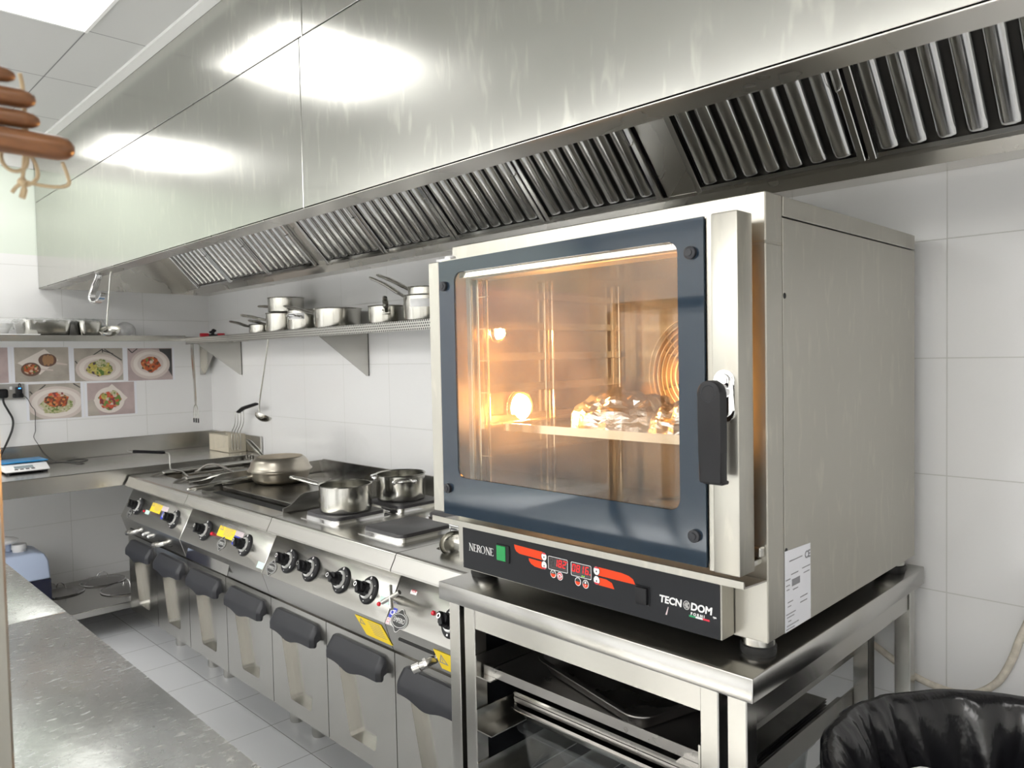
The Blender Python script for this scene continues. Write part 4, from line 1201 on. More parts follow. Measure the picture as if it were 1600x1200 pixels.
key(3.8765, 1.0215, None, None, 'up'); key(3.8765, 1.0020, None, None, 'up'); key(4.0245, 1.0180, None, None, 'up'); key(4.0245, .9980, None, None, 'up')
key(3.9030, .9880, 'ink', 'orange', 'text'); key(3.9225, .9865, 'redprint', 'redprint', 'ring'); key(3.9735, .9850, 'ink', 'orange', None); key(3.9945, .9835, 'ink', 'orange', 'rect')
rg = MB()
for x, z in ((3.8765, 1.0215), (3.8765, 1.0020), (4.0245, 1.0180), (4.0245, .9980)):
    rg.holes(ell(x, z, .0088, .0098, 24), [ell(x, z, .0078, .0088, 24)], 'y', PY - .0009, PY - .0003)
rg.build('key_rings', M['ink'], co, smooth=0)
ro = MB()
for x, z, s_ in ((3.8765, 1.0215, 1), (3.8765, 1.0020, -1), (4.0245, 1.0180, 1), (4.0245, .9980, -1)):
    ro.prism([(x + .0076 * math.cos(a), z + s_ * .0086 * math.sin(a)) for a in [PI * (.2 + .6 * i / 8) for i in range(9)]], 'y', PY - .0010, PY - .0006)
ro.build('key_caps', M['redprint'], co, smooth=0)
sk = MB(); sk.box(4.126, 4.154, -.922, PY, .975, 1.0085, .003, 2); sk.box(4.123, 4.157, -.9145, PY, .9725, 1.011, .001, 1); sk.build('socket_cover', M['black'], co)
lg = MB(face(4.236, .9935))
lg.text('TECN', .0192, Matrix.Translation((-.0575, .0, .0004)), .0002, bold=.0006, shear=.10, align='LEFT', spacing=1.0)
lg.text('DOM', .0192, Matrix.Translation((.0112, -.0005, .0004)), .0002, bold=.0006, shear=.10, align='LEFT', spacing=1.0)
lg.holes(ell(.0030, .000, .0068, .0085, 28), [ell(.0030, .000, .0060, .0077, 28)], 'z', .0002, .0006)
for k in (-.0025, 0, .0025):
    lg.tube([(.0030 + k + .0012 * math.sin(i * .9), -.0055 + .0011 * i, .0004) for i in range(11)], .0005, 5)
lg.text('F O R N I', .0072, Matrix.Translation((.026, -.0138, .0004)), .0002, bold=.0003, shear=.12)
lg.text('spa', .0050, Matrix.Translation((.0615, -.0095, .0004)), .0002, bold=.0003)
lg.build('maker_logo', M['print_white'], co, smooth=0)
for a, b, m in ((4.244, 4.258, 'greenprint'), (4.258, 4.273, 'print_white'), (4.273, 4.287, 'redprint')):
    fp([(a, .9735), (b, .9735), (b, .9768), (a, .9768)]).build('flag_stripe', M[m], co, smooth=0)
scr = fp([(4.192, .965), (4.195, .965), (4.199, .981), (4.198, .981)]); scr.build('scratch', M['pinkl'], co, smooth=0)
# rating plate on the right-hand side
LX = OX1 + .0003
rp = MB(); rp.prism([(-.800, .944), (-.690, .944), (-.690, 1.092), (-.800, 1.096)], 'x', LX, LX + .0006); rpo = rp.build('rating_plate', M['paper'], ov, smooth=0)
side = lambda y, z: frame((LX + .0006, y, z), (0, 1, 0), (0, 0, 1), (1, 0, 0))
w = MB(side(0, 0)); w.text('CE', .020, Matrix.Translation((-.704, 1.072, .0004)), .0002, bold=.0004)
for y, z, L_ in ((-.782, 1.074, .055), (-.775, 1.048, .03), (-.797, 1.041, .018), (-.797, 1.030, .016), (-.728, 1.050, .035), (-.722, 1.040, .026), (-.795, 1.022, .012), (-.768, 1.018, .022), (-.79, .998, .022), (-.737, .996, .032), (-.737, .986, .030), (-.79, .990, .014),
                 (-.797, .976, .040), (-.793, .970, .030), (-.788, .962, .012), (-.794, .954, .05), (-.797, .948, .035)):
    w.box(y, y + L_, z - .0009, z + .0009, .0002, .0005)
w.box(-.772, -.738, 1.025, 1.038, .0002, .0005)
w.build('plate_print', M['greyink'], rpo, smooth=0)
# crumpled foil parcels on a tray inside (lying in the oven)
ot = MB(); ot.box(ix0 + .045, ix1 - .045, -.80, -.28, 1.279, 1.281).box(ix0 + .045, ix1 - .045, -.803, -.80, 1.279, 1.2985).box(ix0 + .018, ix0 + .045, -.80, -.28, 1.2972, 1.2987).box(ix1 - .045, ix1 - .018, -.80, -.28, 1.2972, 1.2987)
oo = ot.build('oven_tray', M['rack'], None, smooth=0); tag(oo, 'steel tray on a middle rack inside the lit oven', 'baking tray')
def foil(c, sx, sy, sz, seed, label):
    b = MB(); n, m = 40, 15
    rings = []
    for j in range(m + 1):
        v = PI * .5 * j / m; ring = []
        for k in range(n if j < m else 1):
            a = 2 * PI * k / n; rr = math.cos(v) ** .55 if j < m else 0
            p = Vector((sx * rr * math.cos(a), sy * rr * math.sin(a), sz * math.sin(v) ** .8))
            q = p * 16 + Vector((seed * 3.1, seed, 0))
            d = noise.noise(q) * .030 + noise.noise(q * 2.7) * .026
            p.z = max(0.0 if j == 0 else .002, p.z * (1 + d * 6))
            p.x *= 1 + d * 2.2; p.y *= 1 + d * 2.2
            if j == 0: p.z = 0
            ring.append(b.v(Vector(c) + p))
        rings.append(ring)
    for A, B in zip(rings, rings[1:]):
        for k in range(n):
            a0, a1 = A[k], A[(k + 1) % n]
            if len(B) == 1: b.f([a0, a1, B[0]]); continue
            b0, b1 = B[k], B[(k + 1) % n]
            if (k + len(rings)) % 2: b.f([a0, a1, b1]); b.f([a0, b1, b0])
            else: b.f([a0, a1, b0]); b.f([a1, b1, b0])
    b.f(rings[0][::-1])
    o = b.build('foil_parcel', M['foil'], None, smooth=0); tag(o, label, 'foil parcel', 'foil parcels in the oven')
foil((3.865, -.60, 1.2815), .125, .13, .085, 3, 'left crumpled foil parcel with the tall peak inside the oven')
foil((4.090, -.62, 1.2815), .10, .13, .075, 5, 'right crumpled foil parcel beside the fan inside the oven')


# ------------------------------------------------------------------ pots and pans
def pot(name, label, cat, c, r, h, long_=(), loops=(), group=None, flare=.004, rz=0.0, plate=None, hollow=True):
    """a steel pot: long_ = list of (angle, length, rise, z), loops = list of (angle, z)"""
    t = thing(name, label, cat, (0, 0, 0), group)
    b = MB()
    pr = [(0, 0), (r * .93, 0), (r * .975, .003), (r, .010), (r, h - .004), (r + flare, h), (r + flare - .0015, h + .0012), (r - .0025, h - .003), (r - .0025, .012), (r * .95, .005), (0, .0045)]
    b.lathe(pr, n=48); b.build('body', M['pot'], t, smooth=40)
    for a, L, rise, z in long_:
        d = Vector((math.cos(a), math.sin(a), 0)); k = Vector((-d.y, d.x, 0))
        P = [d * r * .985 + Vector((0, 0, z)), d * (r + .02) + Vector((0, 0, z + .010)), d * (r + .06) + Vector((0, 0, z + .010 + rise * .25)), d * (r + L * .6) + Vector((0, 0, z + .010 + rise * .62)), d * (r + L) + Vector((0, 0, z + .010 + rise))]
        hb = MB(); hb.tube(smooth_path(P, 5), [.009] * 3 + [.010] * 6 + [.0125] * 8 + [.0105] * 3 + [.006], 12, flat=.68, up=(0, 0, 1))
        ho = hb.build('handle', M['pot'], t)
        rv = MB()
        for s1 in (-1, 1):
            q = d * (r + .001) + k * s1 * .012 + Vector((0, 0, z)); rv.ball(q, .005, 10)
        rv.tube([d * (r + .0005) + k * .018 + Vector((0, 0, z)), d * (r + .003) + Vector((0, 0, z)), d * (r + .0005) - k * .018 + Vector((0, 0, z))], .012, 10, flat=.25, up=tuple(d))
        rv.build('rivets', M['pot'], ho)
    for a, z in loops:
        d = Vector((math.cos(a), math.sin(a), 0)); k = Vector((-d.y, d.x, 0)); w = min(.045, r * .42)
        P = [d * r * .97 + k * w + Vector((0, 0, z)), d * (r + .014) + k * w * .98 + Vector((0, 0, z + .002)), d * (r + .034) + k * w * .62 + Vector((0, 0, z + .006)), d * (r + .038) + Vector((0, 0, z + .007)), d * (r + .034) - k * w * .62 + Vector((0, 0, z + .006)), d * (r + .014) - k * w * .98 + Vector((0, 0, z + .002)), d * r * .97 - k * w + Vector((0, 0, z))]
        hb = MB(); hb.tube(smooth_path(P, 5), .0048, 10)
        for s1 in (-1, 1): hb.ball(d * (r + .002) + k * w * s1 + Vector((0, 0, z)), .009, 10)
        hb.build('loop_handle', M['chrome'], t)
    if plate is not None:
        d = Vector((math.cos(plate), math.sin(plate), 0))
        pb = MB()
        A = [plate - .55 + 1.1 * i / 10 for i in range(11)]
        rows = [[pb.v((math.cos(x) * (r + .0012), math.sin(x) * (r + .0012), zz)) for x in A] for zz in (h * .60, h * .86)]
        for i in range(10): pb.f([rows[0][i], rows[0][i + 1], rows[1][i + 1], rows[1][i]])
        pb.build('paper_sticker', M['print_white'], t)
    t.location = c; t.rotation_euler = (0, 0, rz)
    return t


toC = math.atan2(-1.55, 2.47)   # direction from the range towards the cook's aisle corner
pot('saucepan', 'small steaming steel saucepan with long handle on the front left hot plate', 'saucepan', (2.530, -.572, .8922), .098, .103, long_=[(math.radians(196), .19, .022, .078)])
pot('cooking_pot', 'steel two-handled pot on the rear left hot plate', 'pot', (2.500, -.290, .8922), .099, .105, loops=[(math.radians(196), .082), (math.radians(-28), .082)])

# two frying pans, one turned over the other
def frying_pan(name, label, c, flip, ang, L, rise, group):
    t = thing(name, label, 'frying pan', (0, 0, 0), group)
    s = -1 if flip else 1
    R, r, h = .148, .102, .060
    pr = [(0, 0), (r, 0), (r + .012, .004), (r + .030, .022), (R - .008, h - .014), (R - .002, h - .004), (R + .003, h), (R + .002, h + .0016), (R - .004, h - .002), (R - .010, h - .012), (r + .027, .024), (r + .008, .006), (0, .0035)]
    b = MB(); b.lathe([(q[0], s * q[1]) for q in pr], n=56); b.build('body', M['pan_steel'], t, smooth=40)
    st_ = MB(); st_.lathe([(r + .004, s * -.0004), (0, s * -.0004)], n=48); st_.build('heat_stained_base', M['panbase'], t, smooth=0)
    d = Vector((math.cos(ang), math.sin(ang), 0)); z = s * (h - .022)
    P = [d * (R - .022) + Vector((0, 0, z)), d * (R + .01) + Vector((0, 0, z + rise * .05)), d * (R + L * .45) + Vector((0, 0, z + rise * .48)), d * (R + L * .8) + Vector((0, 0, z + rise * .85)), d * (R + L) + Vector((0, 0, z + rise))]
    hb = MB(); hb.tube(smooth_path(P, 6), [.0085] * 6 + [.010] * 6 + [.013] * 9 + [.010] * 3 + [.006], 14, flat=.85, up=(0, 0, 1))
    hb.build('handle', M['pot'], t)
    t.location = c; return t
PC = (1.640, -.375, .8825)
frying_pan('frying_pan', 'lower steel frying pan on the griddle, its long handle reaching over the front edge', PC, False, math.radians(-98), .28, -.026, 'pair of frying pans on the griddle')
frying_pan('frying_pan', 'upturned steel frying pan with heat-browned base capping the pan below', (PC[0], PC[1], PC[2] + .1235), True, math.radians(176), .25, .085, 'pair of frying pans on the griddle')

# saucepans on the perforated shelf
Z = SR
G = 'steel pans on the perforated shelf'
pot('saucepan', 'smallest saucepan at the left end of the perforated shelf', 'saucepan', (1.045, -.150, Z), .066, .072, long_=[(math.radians(200), .17, .035, .054)], group=G)
pot('saucepan', 'little saucepan half hidden behind the smallest one, handle to the left', 'saucepan', (1.190, -.085, Z), .070, .076, long_=[(math.radians(214), .15, .030, .056)], group=G)
pot('saucepan', 'lower tall saucepan carrying another pan on the perforated shelf', 'saucepan', (1.330, -.175, Z), .082, .118, long_=[(math.radians(210), .17, .030, .078)], group=G)
pot('saucepan', 'upper saucepan stacked on the tall one, handle out to the left', 'saucepan', (1.330, -.150, Z + .1195), .092, .080, long_=[(math.radians(186), .17, .012, .030)], group=G)
pot('cooking_pot', 'pot with loop handle and white sticker in the middle of the perforated shelf', 'pot', (1.555, -.170, Z), .085, .122, loops=[(math.radians(-62), .085)], group=G, plate=math.radians(-62))
pot('saucepan', 'widest saucepan on the perforated shelf above its middle bracket', 'saucepan', (1.850, -.160, Z), .112, .112, long_=[(math.radians(202), .21, .050, .080)], group=G)
pot('saucepan', 'saucepan whose handle points straight out from the perforated shelf', 'saucepan', (2.255, -.160, Z), .082, .100, long_=[(math.radians(-38), .13, .045, .070)], group=G)
pot('saucepan', 'tall saucepan at the oven end of the perforated shelf', 'saucepan', (2.520, -.150, Z), .095, .128, long_=[], group=G, plate=math.radians(-50))
pot('small_pan', 'small pan nested in the tall saucepan, lower of its two raised handles', 'saucepan', (2.520, -.150, Z + .060), .084, .070, long_=[(math.radians(203), .19, .090, .060)], group=G)
pot('small_pan', 'small pan nested in the tall saucepan, upper of its two raised handles', 'saucepan', (2.522, -.150, Z + .0645), .076, .098, long_=[(math.radians(192), .20, .075, .086)], group=G)
td = MB(); td.prism(rrect(.80, 1.02, -.255, -.06, .02), 'z', Z, Z + .012, .002, 1); tag(td.build('shelf_tray', M['tray'], None), 'thin flat tray lying under the smallest saucepans on the shelf', 'tray')
td = MB(); td.lathe([(0, 0), (.11, 0), (.125, .012), (.122, .013), (.108, .003), (0, .003)], (2.06, -.135, Z), 36); tag(td.build('shallow_lid', M['tray'], None), 'dark shallow lid between the saucepans on the shelf', 'lid')

# ladle on the perforated well
def ladle(name, label, bowl_c, bowl_r, axis_dir, path, group=None, mat_='pot', rh=.0042):
    """a ladle: hemispherical bowl opening along axis_dir and a rod handle along path"""
    t = thing(name, label, 'ladle', path[-1], group)
    z = Vector(axis_dir).normalized(); x = z.orthogonal().normalized(); y = z.cross(x)
    b = MB(frame(bowl_c, x, y, z))
    pr = [(bowl_r * math.sin(PI / 2 * i / 8), -bowl_r * .72 * math.cos(PI / 2 * i / 8)) for i in range(9)]
    pi = [(q[0] * .975, q[1] * .975 + (.0006 if i < 8 else 0)) for i, q in enumerate(pr)]
    pr[0] = (0, pr[0][1]); pi[0] = (0, pi[0][1])
    b.lathe(pr + pi[::-1], n=32); b.build('bowl', M[mat_], t, smooth=50)
    h = MB(); h.tube(smooth_path(path, 5), rh, 10, flat=.7); h.build('handle', M[mat_], t)
    return t
ladle('ladle', 'steel ladle lying on the perforated well beside the oven', (3.245, -.640, .893), .046, (.50, -.52, .65), [(3.275, -.610, .897), (3.33, -.55, .880), (3.41, -.40, .872), (3.44, -.24, .872)])
# ladles and a fork hanging
ladle('ladle', 'ladle hanging from the rail under the perforated shelf', (1.262, -.262, 1.180), .046, (.05, .40, .88), [(1.215, -.262, 1.195), (1.220, -.262, 1.25), (1.28, -.262, 1.41), (1.338, -.262, 1.568), (1.342, -.262, 1.580), (1.338, -.2625, 1.5855)])
ladle('ladle', 'long ladle hooked on the hood edge above the side shelf', (1.060, -.935, 1.636), .048, (.30, -.25, .90), [(1.022, -.935, 1.655), (1.03, -.935, 1.69), (1.07, -.935, 1.80), (1.105, -.935, 1.895), (1.108, -.93, 1.9065)])
t = thing('carving_fork', 'long three-pronged fork hanging where the two wall shelves meet', 'fork', (.325, -.262, 1.595))
b = MB(); b.tube(smooth_path([(.352, -.262, 1.584), (.356, -.262, 1.50), (.372, -.262, 1.35), (.376, -.262, 1.21)], 4), [.022] * 8 + [.018] * 4 + [.012], 10, flat=.15, up=(0, -1, 0)); b.build('handle', M['pot'], t)
b = MB()
for dx in (-1, 0, 1):
    b.tube(smooth_path([(.376, -.262, 1.212), (.376 + dx * .022, -.262, 1.196), (.376 + dx * .031, -.262, 1.17), (.376 + dx * .033, -.262, 1.105)], 4), .0028, 8)
b.build('prongs', M['pot'], t)
b = MB()
for dx in (-1, 0, 1): b.cyl((.376 + dx * .033, -.262, 1.125), (.376 + dx * .033, -.262, 1.098), .0042, n=10)
b.build('prong_tips', M['black'], t)
# bunch of hooks on the hood lip
HK = ['first (farthest) wire hook of the bunch on the hood edge', 'second wire hook of the bunch on the hood edge', 'third wire hook of the bunch on the hood edge', 'last (nearest) wire hook of the bunch, beside the long ladle']
for i, lb in enumerate(HK):
    b = MB(); y = -.960 + .009 * i; x = .024 - .009 * i
    b.tube(smooth_path([(x + .955, y, 1.9068), (x + .935, y, 1.885), (x + .875, y, 1.845), (x + .835, y, 1.812), (x + .850, y - .002, 1.785), (x + .915, y - .004, 1.773), (x + .995, y - .006, 1.782), (x + 1.050, y - .008, 1.806)], 5), [.0045] * 8 + [.0062] * 22 + [.0045] * 6, 10)
    o = b.build('wire_hook', M['chrome'], None); tag(o, lb, 'hook', 'chrome hooks hanging from the hood edge')

# ------------------------------------------------------------------ fryer baskets
t = thing('fryer_basket', 'square wire fryer basket standing in the worktop corner with upright handle', 'fryer basket', (.38, -.085, CZ))
x0, x1, y0, y1, z0, z1 = .245, .524, -.128, -.022, CZ + .003, CZ + .108
b = MB()
def wire_grid(b, P, U, V, nu, nv, r=.0011):
    P, U, V = Vector(P), Vector(U), Vector(V)
    for i in range(nu + 1): b.tube([P + U * i / nu, P + U * i / nu + V], r, 4, cap=False)
    for j in range(nv + 1): b.tube([P + V * j / nv, P + V * j / nv + U], r, 4, cap=False)
wire_grid(b, (x0, y0, z0), (x1 - x0, 0, 0), (0, 0, z1 - z0), 34, 13); wire_grid(b, (x0, y1, z0), (x1 - x0, 0, 0), (0, 0, z1 - z0), 34, 13)
wire_grid(b, (x1, y0, z0), (0, y1 - y0, 0), (0, 0, z1 - z0), 13, 13); wire_grid(b, (x0, y0, z0), (0, y1 - y0, 0), (0, 0, z1 - z0), 13, 13)
wire_grid(b, (x0, y0, z0), (x1 - x0, 0, 0), (0, y1 - y0, 0), 34, 13)
b.build('mesh', M['mesh_wire'], t, smooth=0)
b = MB()
for z in (z0, z1): b.tube([(x0, y0, z), (x1, y0, z), (x1, y1, z), (x0, y1, z)], .0028, 8, closed=True)
for x in (x0, x1):
    for y in (y0, y1): b.cyl((x, y, z0), (x, y, z1), .0024, n=8)
b.build('rim', M['mesh_wire'], t)
b = MB()
for i in range(4):
    y = -.110 + .018 * i
    b.tube(smooth_path([(x1 + .003, y, z0 + .015), (x1 + .003, y, z1 - .01), (x1 + .006, y, 1.035), (x1 + .045, y, 1.075), (x1 + .060, y, 1.11), (x1 + .060, y, 1.165)], 4), .0026, 8)
b.build('handle_wires', M['wire'], t)
b = MB(); b.tube([(x1 + .052, -.083, 1.160), (x1 + .12, -.083, 1.185), (x1 + .28, -.083, 1.214), (x1 + .30, -.083, 1.215)], [.016, .019, .016, .010], 12, flat=.6); b.build('grip', M['black'], t)

t = thing('fryer_basket', 'fryer basket hanging in the left fryer basin, black grip held out to the front', 'fryer basket', (.97, -.40, .81))
x0, x1, y0, y1, z0, z1 = .875, 1.055, -.545, -.20, .803, .862
b = MB()
wire_grid(b, (x0, y0, z0), (x1 - x0, 0, 0), (0, 0, z1 - z0), 18, 6); wire_grid(b, (x0, y1, z0), (x1 - x0, 0, 0), (0, 0, z1 - z0), 18, 6)
wire_grid(b, (x1, y0, z0), (0, y1 - y0, 0), (0, 0, z1 - z0), 34, 6); wire_grid(b, (x0, y0, z0), (0, y1 - y0, 0), (0, 0, z1 - z0), 34, 6)
wire_grid(b, (x0, y0, z0), (x1 - x0, 0, 0), (0, y1 - y0, 0), 18, 34)
b.build('mesh', M['mesh_wire'], t, smooth=0)
b = MB(); b.tube([(x0, y0, z1), (x1, y0, z1), (x1, y1, z1), (x0, y1, z1)], .0028, 8, closed=True)
b.tube([(.972, y0 + .002, .855), (.972, -.563, .872), (.970, -.582, .891), (.970, -.636, .908), (.970, -.644, .916), (.970, -.644, .985), (.970, -.650, .995), (.970, -.672, 1.002)], .0038, 10)
b.build('handle_rod', M['wire'], t)
b = MB(); b.tube([(.97, -.824, 1.0245), (.97, -.848, 1.030)], [.006, .003], 10); b.build('grip_end', M['wire'], t)
b = MB(); b.tube([(.97, -.668, 1.0015), (.97, -.675, 1.0025), (.97, -.82, 1.0238), (.97, -.826, 1.0247)], [.006, .0082, .0082, .006], 12); b.build('grip', M['black'], t)
t = thing('basket_lifter', 'bent steel wire loop lying across the fryer basins', 'wire loop', (1.16, -.5, .88))
b = MB(); b.tube(smooth_path([(.985, -.520, .884), (1.02, -.515, .896), (1.077, -.50, .925), (1.17, -.50, .938), (1.258, -.50, .938), (1.383, -.50, .924), (1.40, -.51, .917)], 5), .0058, 10)
b.tube(smooth_path([(1.40, -.51, .917), (1.33, -.53, .905), (1.28, -.56, .890), (1.262, -.60, .878), (1.25, -.66, .8745)], 5), .005, 10)
b.build('loop', M['wire'], t)

# ------------------------------------------------------------------ things on the plain shelf
ZS = 1.610
gn_pan('gastronorm_pan', 'deep steel food pan loosely covered with cling film on the plain shelf', 'food pan', (.165, -1.010, ZS), .265, .255, .105, M['pot'], r=.03)
gn_pan('gastronorm_pan', 'narrower steel food pan beside the clinged pan on the plain shelf', 'food pan', (.165, -.798, ZS), .265, .150, .105, M['pot'], r=.03)
def cling(c, L, W, z, seed, label):
    rnd = random.Random(seed); b = MB(); nx, ny = 14, 18
    g = [[b.v((c[0] - L / 2 + L * i / nx, c[1] - W / 2 + W * j / ny, z + rnd.uniform(-.004, .005) - (.035 if (i in (0, nx) or j in (0, ny)) else .0) * rnd.uniform(.3, 1))) for j in range(ny + 1)] for i in range(nx + 1)]
    for i in range(nx):
        for j in range(ny): b.f([g[i][j], g[i + 1][j], g[i + 1][j + 1], g[i][j + 1]])
    o = b.build('cling_film', M['cling'], None, smooth=0); tag(o, label, 'cling film', 'cling film over the pans')
cling((.165, -1.010), .285, .270, ZS + .114, 2, 'crumpled cling film over the wider pan on the plain shelf')
cling((.165, -.798), .285, .165, ZS + .114, 4, 'crumpled cling film over the narrower pan on the plain shelf')
t = thing('wrapped_bowl', 'bowl wrapped in cling film at the near end of the plain shelf', 'bowl', (.17, -1.275, ZS))
b = MB(); b.lathe([(0, 0), (.055, 0), (.095, .03), (.115, .085), (.112, .086), (.09, .032), (.05, .004), (0, .004)], (.17, -1.275, ZS), 32); b.build('bowl', M['white'], t)
rnd = random.Random(5); b = MB(); rings = []
for j, (rr, zz) in enumerate(((.128, .055), (.123, .085), (.10, .104), (.05, .110))):
    rings.append([b.v((.17 + rr * rnd.uniform(.93, 1.06) * math.cos(2 * PI * k / 22), -1.275 + rr * rnd.uniform(.93, 1.06) * math.sin(2 * PI * k / 22), ZS + zz + rnd.uniform(-.005, .006))) for k in range(22)])
for A, B in zip(rings, rings[1:]):
    for k in range(22): b.f([A[k], A[(k + 1) % 22], B[(k + 1) % 22], B[k]])
b.f(rings[-1]); b.build('film', M['cling'], t, smooth=0)
b = MB(); b.box(.200, .330, -1.42, -1.060, 1.6325, 1.6365, .001, 1); o = b.build('paper_sheet', M['print_white'], None); tag(o, 'white card lying along the front lip of the plain shelf', 'card')
t = thing('glass_jar', 'small ribbed glass jar on the plain shelf left of the ladle', 'jar', (.19, -.690, ZS))
b = MB(); b.lathe([(.030, 0), (.034, .004), (.034, .062), (.028, .072), (.029, .082), (.031, .083), (.031, .073), (.0315, .062), (.0315, .006), (0, .004)], (.19, -.690, ZS), 24); b.build('glass', M['clear'], t)
b = MB(); b.lathe([(0, .005), (.031, .005), (.031, .026), (0, .026)], (.19, -.690, ZS), 20); b.build('spice', mat('red_brown_spice', (.30, .10, .05), .8), t)
t = thing('plastic_dome', 'clear plastic dome lid lying on its side behind the hanging ladle', 'lid', (.20, -.585, ZS))
b = MB(frame((.20, -.590, ZS + .052), (0, .94, .34), (-.3, -.32, .90), (.95, -.10, .28)))
b.lathe([(.054, 0), (.048, .018), (.036, .034), (.018, .043), (0, .045)], n=32); b.lathe([(.049, .0), (.056, .0), (.056, .003), (.049, .003)], n=32); b.build('dome', M['frosted'], t)
b = MB(); b.prism(rrect(.03, .285, -.560, -.06, .02), 'z', ZS, ZS + .016, .003, 1); o = b.build('shelf_tray', M['tray'], None); tag(o, 'low dark flat tray at the corner end of the plain shelf', 'tray')
t = thing('tin_opener', 'small red and black hand tool resting where the two shelves meet', 'kitchen tool', (.27, -.12, ZS + .016))
b = MB(); b.box(.255, .285, -.175, -.125, ZS + .0165, ZS + .040, .004, 2).box(.255, .285, -.065, -.022, ZS + .0165, ZS + .040, .004, 2); b.build('red_grip', M['redplastic'], t)
b = MB(); b.box(.262, .280, -.125, -.065, ZS + .0175, ZS + .034, .003, 1); b.cyl((.270, -.095, ZS + .034), (.270, -.095, ZS + .052), .010, n=12); b.ball((.270, -.090, ZS + .056), .013, 12); b.cyl((.27, -.115, ZS + .045), (.27, -.075, ZS + .058), .007, n=10)
b.build('black_knob', M['black'], t)

# ------------------------------------------------------------------ food photographs taped to the side wall
def food_photo(label, y0, y1, z0, z1, plates, bg='photo_bg', lines=(), extra=None, tilt=0.0):
    m = .014; mz = .0035
    o = MB(); o.prism([(y0 - m, z0 - mz), (y1 + m, z0 - mz + tilt), (y1 + m, z1 + mz + tilt), (y0 - m, z1 + mz)], 'x', .0004, .0012)
    root = o.build('food_photo', M['paper'], None, smooth=0); tag(root, label, 'photograph', 'food photographs on the side wall')
    p = MB(); p.prism([(y0, z0), (y1, z0 + tilt), (y1, z1 + tilt), (y0, z1)], 'x', .0012, .0016)
    pr_ = p.build('print', M[bg], root, smooth=0)
    W, H = y1 - y0, z1 - z0
    def clip(poly):
        return [(min(max(a, y0 + .0005), y1 - .0005), min(max(c, z0 + .0005), z1 - .0005)) for a, c in poly]
    lay = [.0018]
    def put(poly, mm, name, step=.0002):
        b = MB(); b.prism(clip(poly), 'x', lay[0] - .0002, lay[0]); b.build(name, M[mm], pr_, smooth=0); lay[0] += step
    if extra:
        for poly, mm in extra: put([(y0 + a * W, z0 + c * H) for a, c in poly], mm, 'printed_cloth')
    for (a, c, e, g) in lines:
        A = Vector((y0 + a * W, z0 + c * H)); B = Vector((y0 + e * W, z0 + g * H)); n = Vector((-(B - A).y, (B - A).x)).normalized() * .003
        put([(A + n)[:], (A - n)[:], (B - n)[:], (B + n)[:]], 'photo_dark', 'printed_line', 0)
    lay[0] += .0002
    for (cx, cz, rx, rz_, rimm, foods) in plates:
        cx, cz = y0 + cx * W, z0 + cz * H; rx *= W; rz_ *= H
        put(ell(cx, cz, rx, rz_, 40), rimm, 'printed_plate')
        if rimm != 'bowl_p':
            put(ell(cx, cz + .002, rx * .86, rz_ * .84, 36), 'plate_w', 'printed_plate'); put(ell(cx, cz + .003, rx * .66, rz_ * .64, 36), 'plate_p', 'printed_plate')
        for (fxx, fz, fr, fr2, fm, sd) in foods:
            rd = random.Random(sd)
            pts = [(cx + rx * (fxx + fr * rd.uniform(.82, 1.12) * math.cos(2 * PI * i / 22)), cz + rz_ * (fz + fr2 * rd.uniform(.82, 1.12) * math.sin(2 * PI * i / 22))) for i in range(22)]
            put(pts, fm, 'printed_food')
    return root


food_photo('cropped food photograph at the outer end of the upper row, mostly out of view', -1.41, -1.152, 1.373, 1.572, [], 'photo_bg2')
food_photo('food photograph of two small dark bowls, directly under the plain shelf', -1.121, -.848, 1.374, 1.572, [(.29, .36, .18, .20, 'bowl_p', [(0, .08, .80, .72, 'food_a', 3)]), (.60, .62, .17, .19, 'bowl_p', [(-.30, .05, .26, .80, 'bread_p', 5), (.05, .0, .26, .86, 'bread_p', 6), (.42, .06, .28, .75, 'bread_p', 7)])], 'photo_bg',
           extra=[([(0.05, .55), (.55, .95), (.80, .62), (.45, .2)], 'plate_w'), ([(.76, .50), (.97, .46), (.97, .50), (.76, .56)], 'plate_p'), ([(.46, .34), (.70, .30), (.70, .34), (.46, .39)], 'plate_p')])
food_photo('food photograph of yellow pasta with dark topping in the upper row', -.819, -.550, 1.367, 1.565, [(.52, .37, .50, .44, 'plate_p', [(0, 0, .56, .52, 'food_b', 4), (.05, .38, .25, .30, 'food_d', 8)])], 'photo_bg', lines=[(.02, .62, .08, .50), (.08, .50, .58, .97), (.58, .97, .58, .86), (.58, .93, .80, .82), (.62, .97, .98, .62)])
food_photo('food photograph of a reddish stew on a white plate, upper row beside the corner', -.522, -.252, 1.360, 1.563, [(.50, .50, .44, .46, 'plate_p', [(0, 0, .52, .54, 'food_c', 9), (-.05, .2, .22, .24, 'food_e', 11)])], 'photo_bg2', lines=[(.02, .98, .10, .86), (.10, .86, .22, .99)], extra=[([(.70, .98), (.99, .98), (.99, .10), (.86, .40)], 'photo_dark')])
food_photo('food photograph of roast meat on rice, lower row beside the wall socket', -1.058, -.791, 1.154, 1.360, [(.52, .44, .56, .48, 'plate_p', [(0, -.08, .58, .58, 'food_d', 12), (.02, .20, .42, .46, 'food_c', 13), (0, .50, .32, .16, 'food_e', 14)])], 'photo_bg', lines=[(.02, .80, .08, .70), (.08, .70, .32, .97), (.86, .98, .99, .86)])
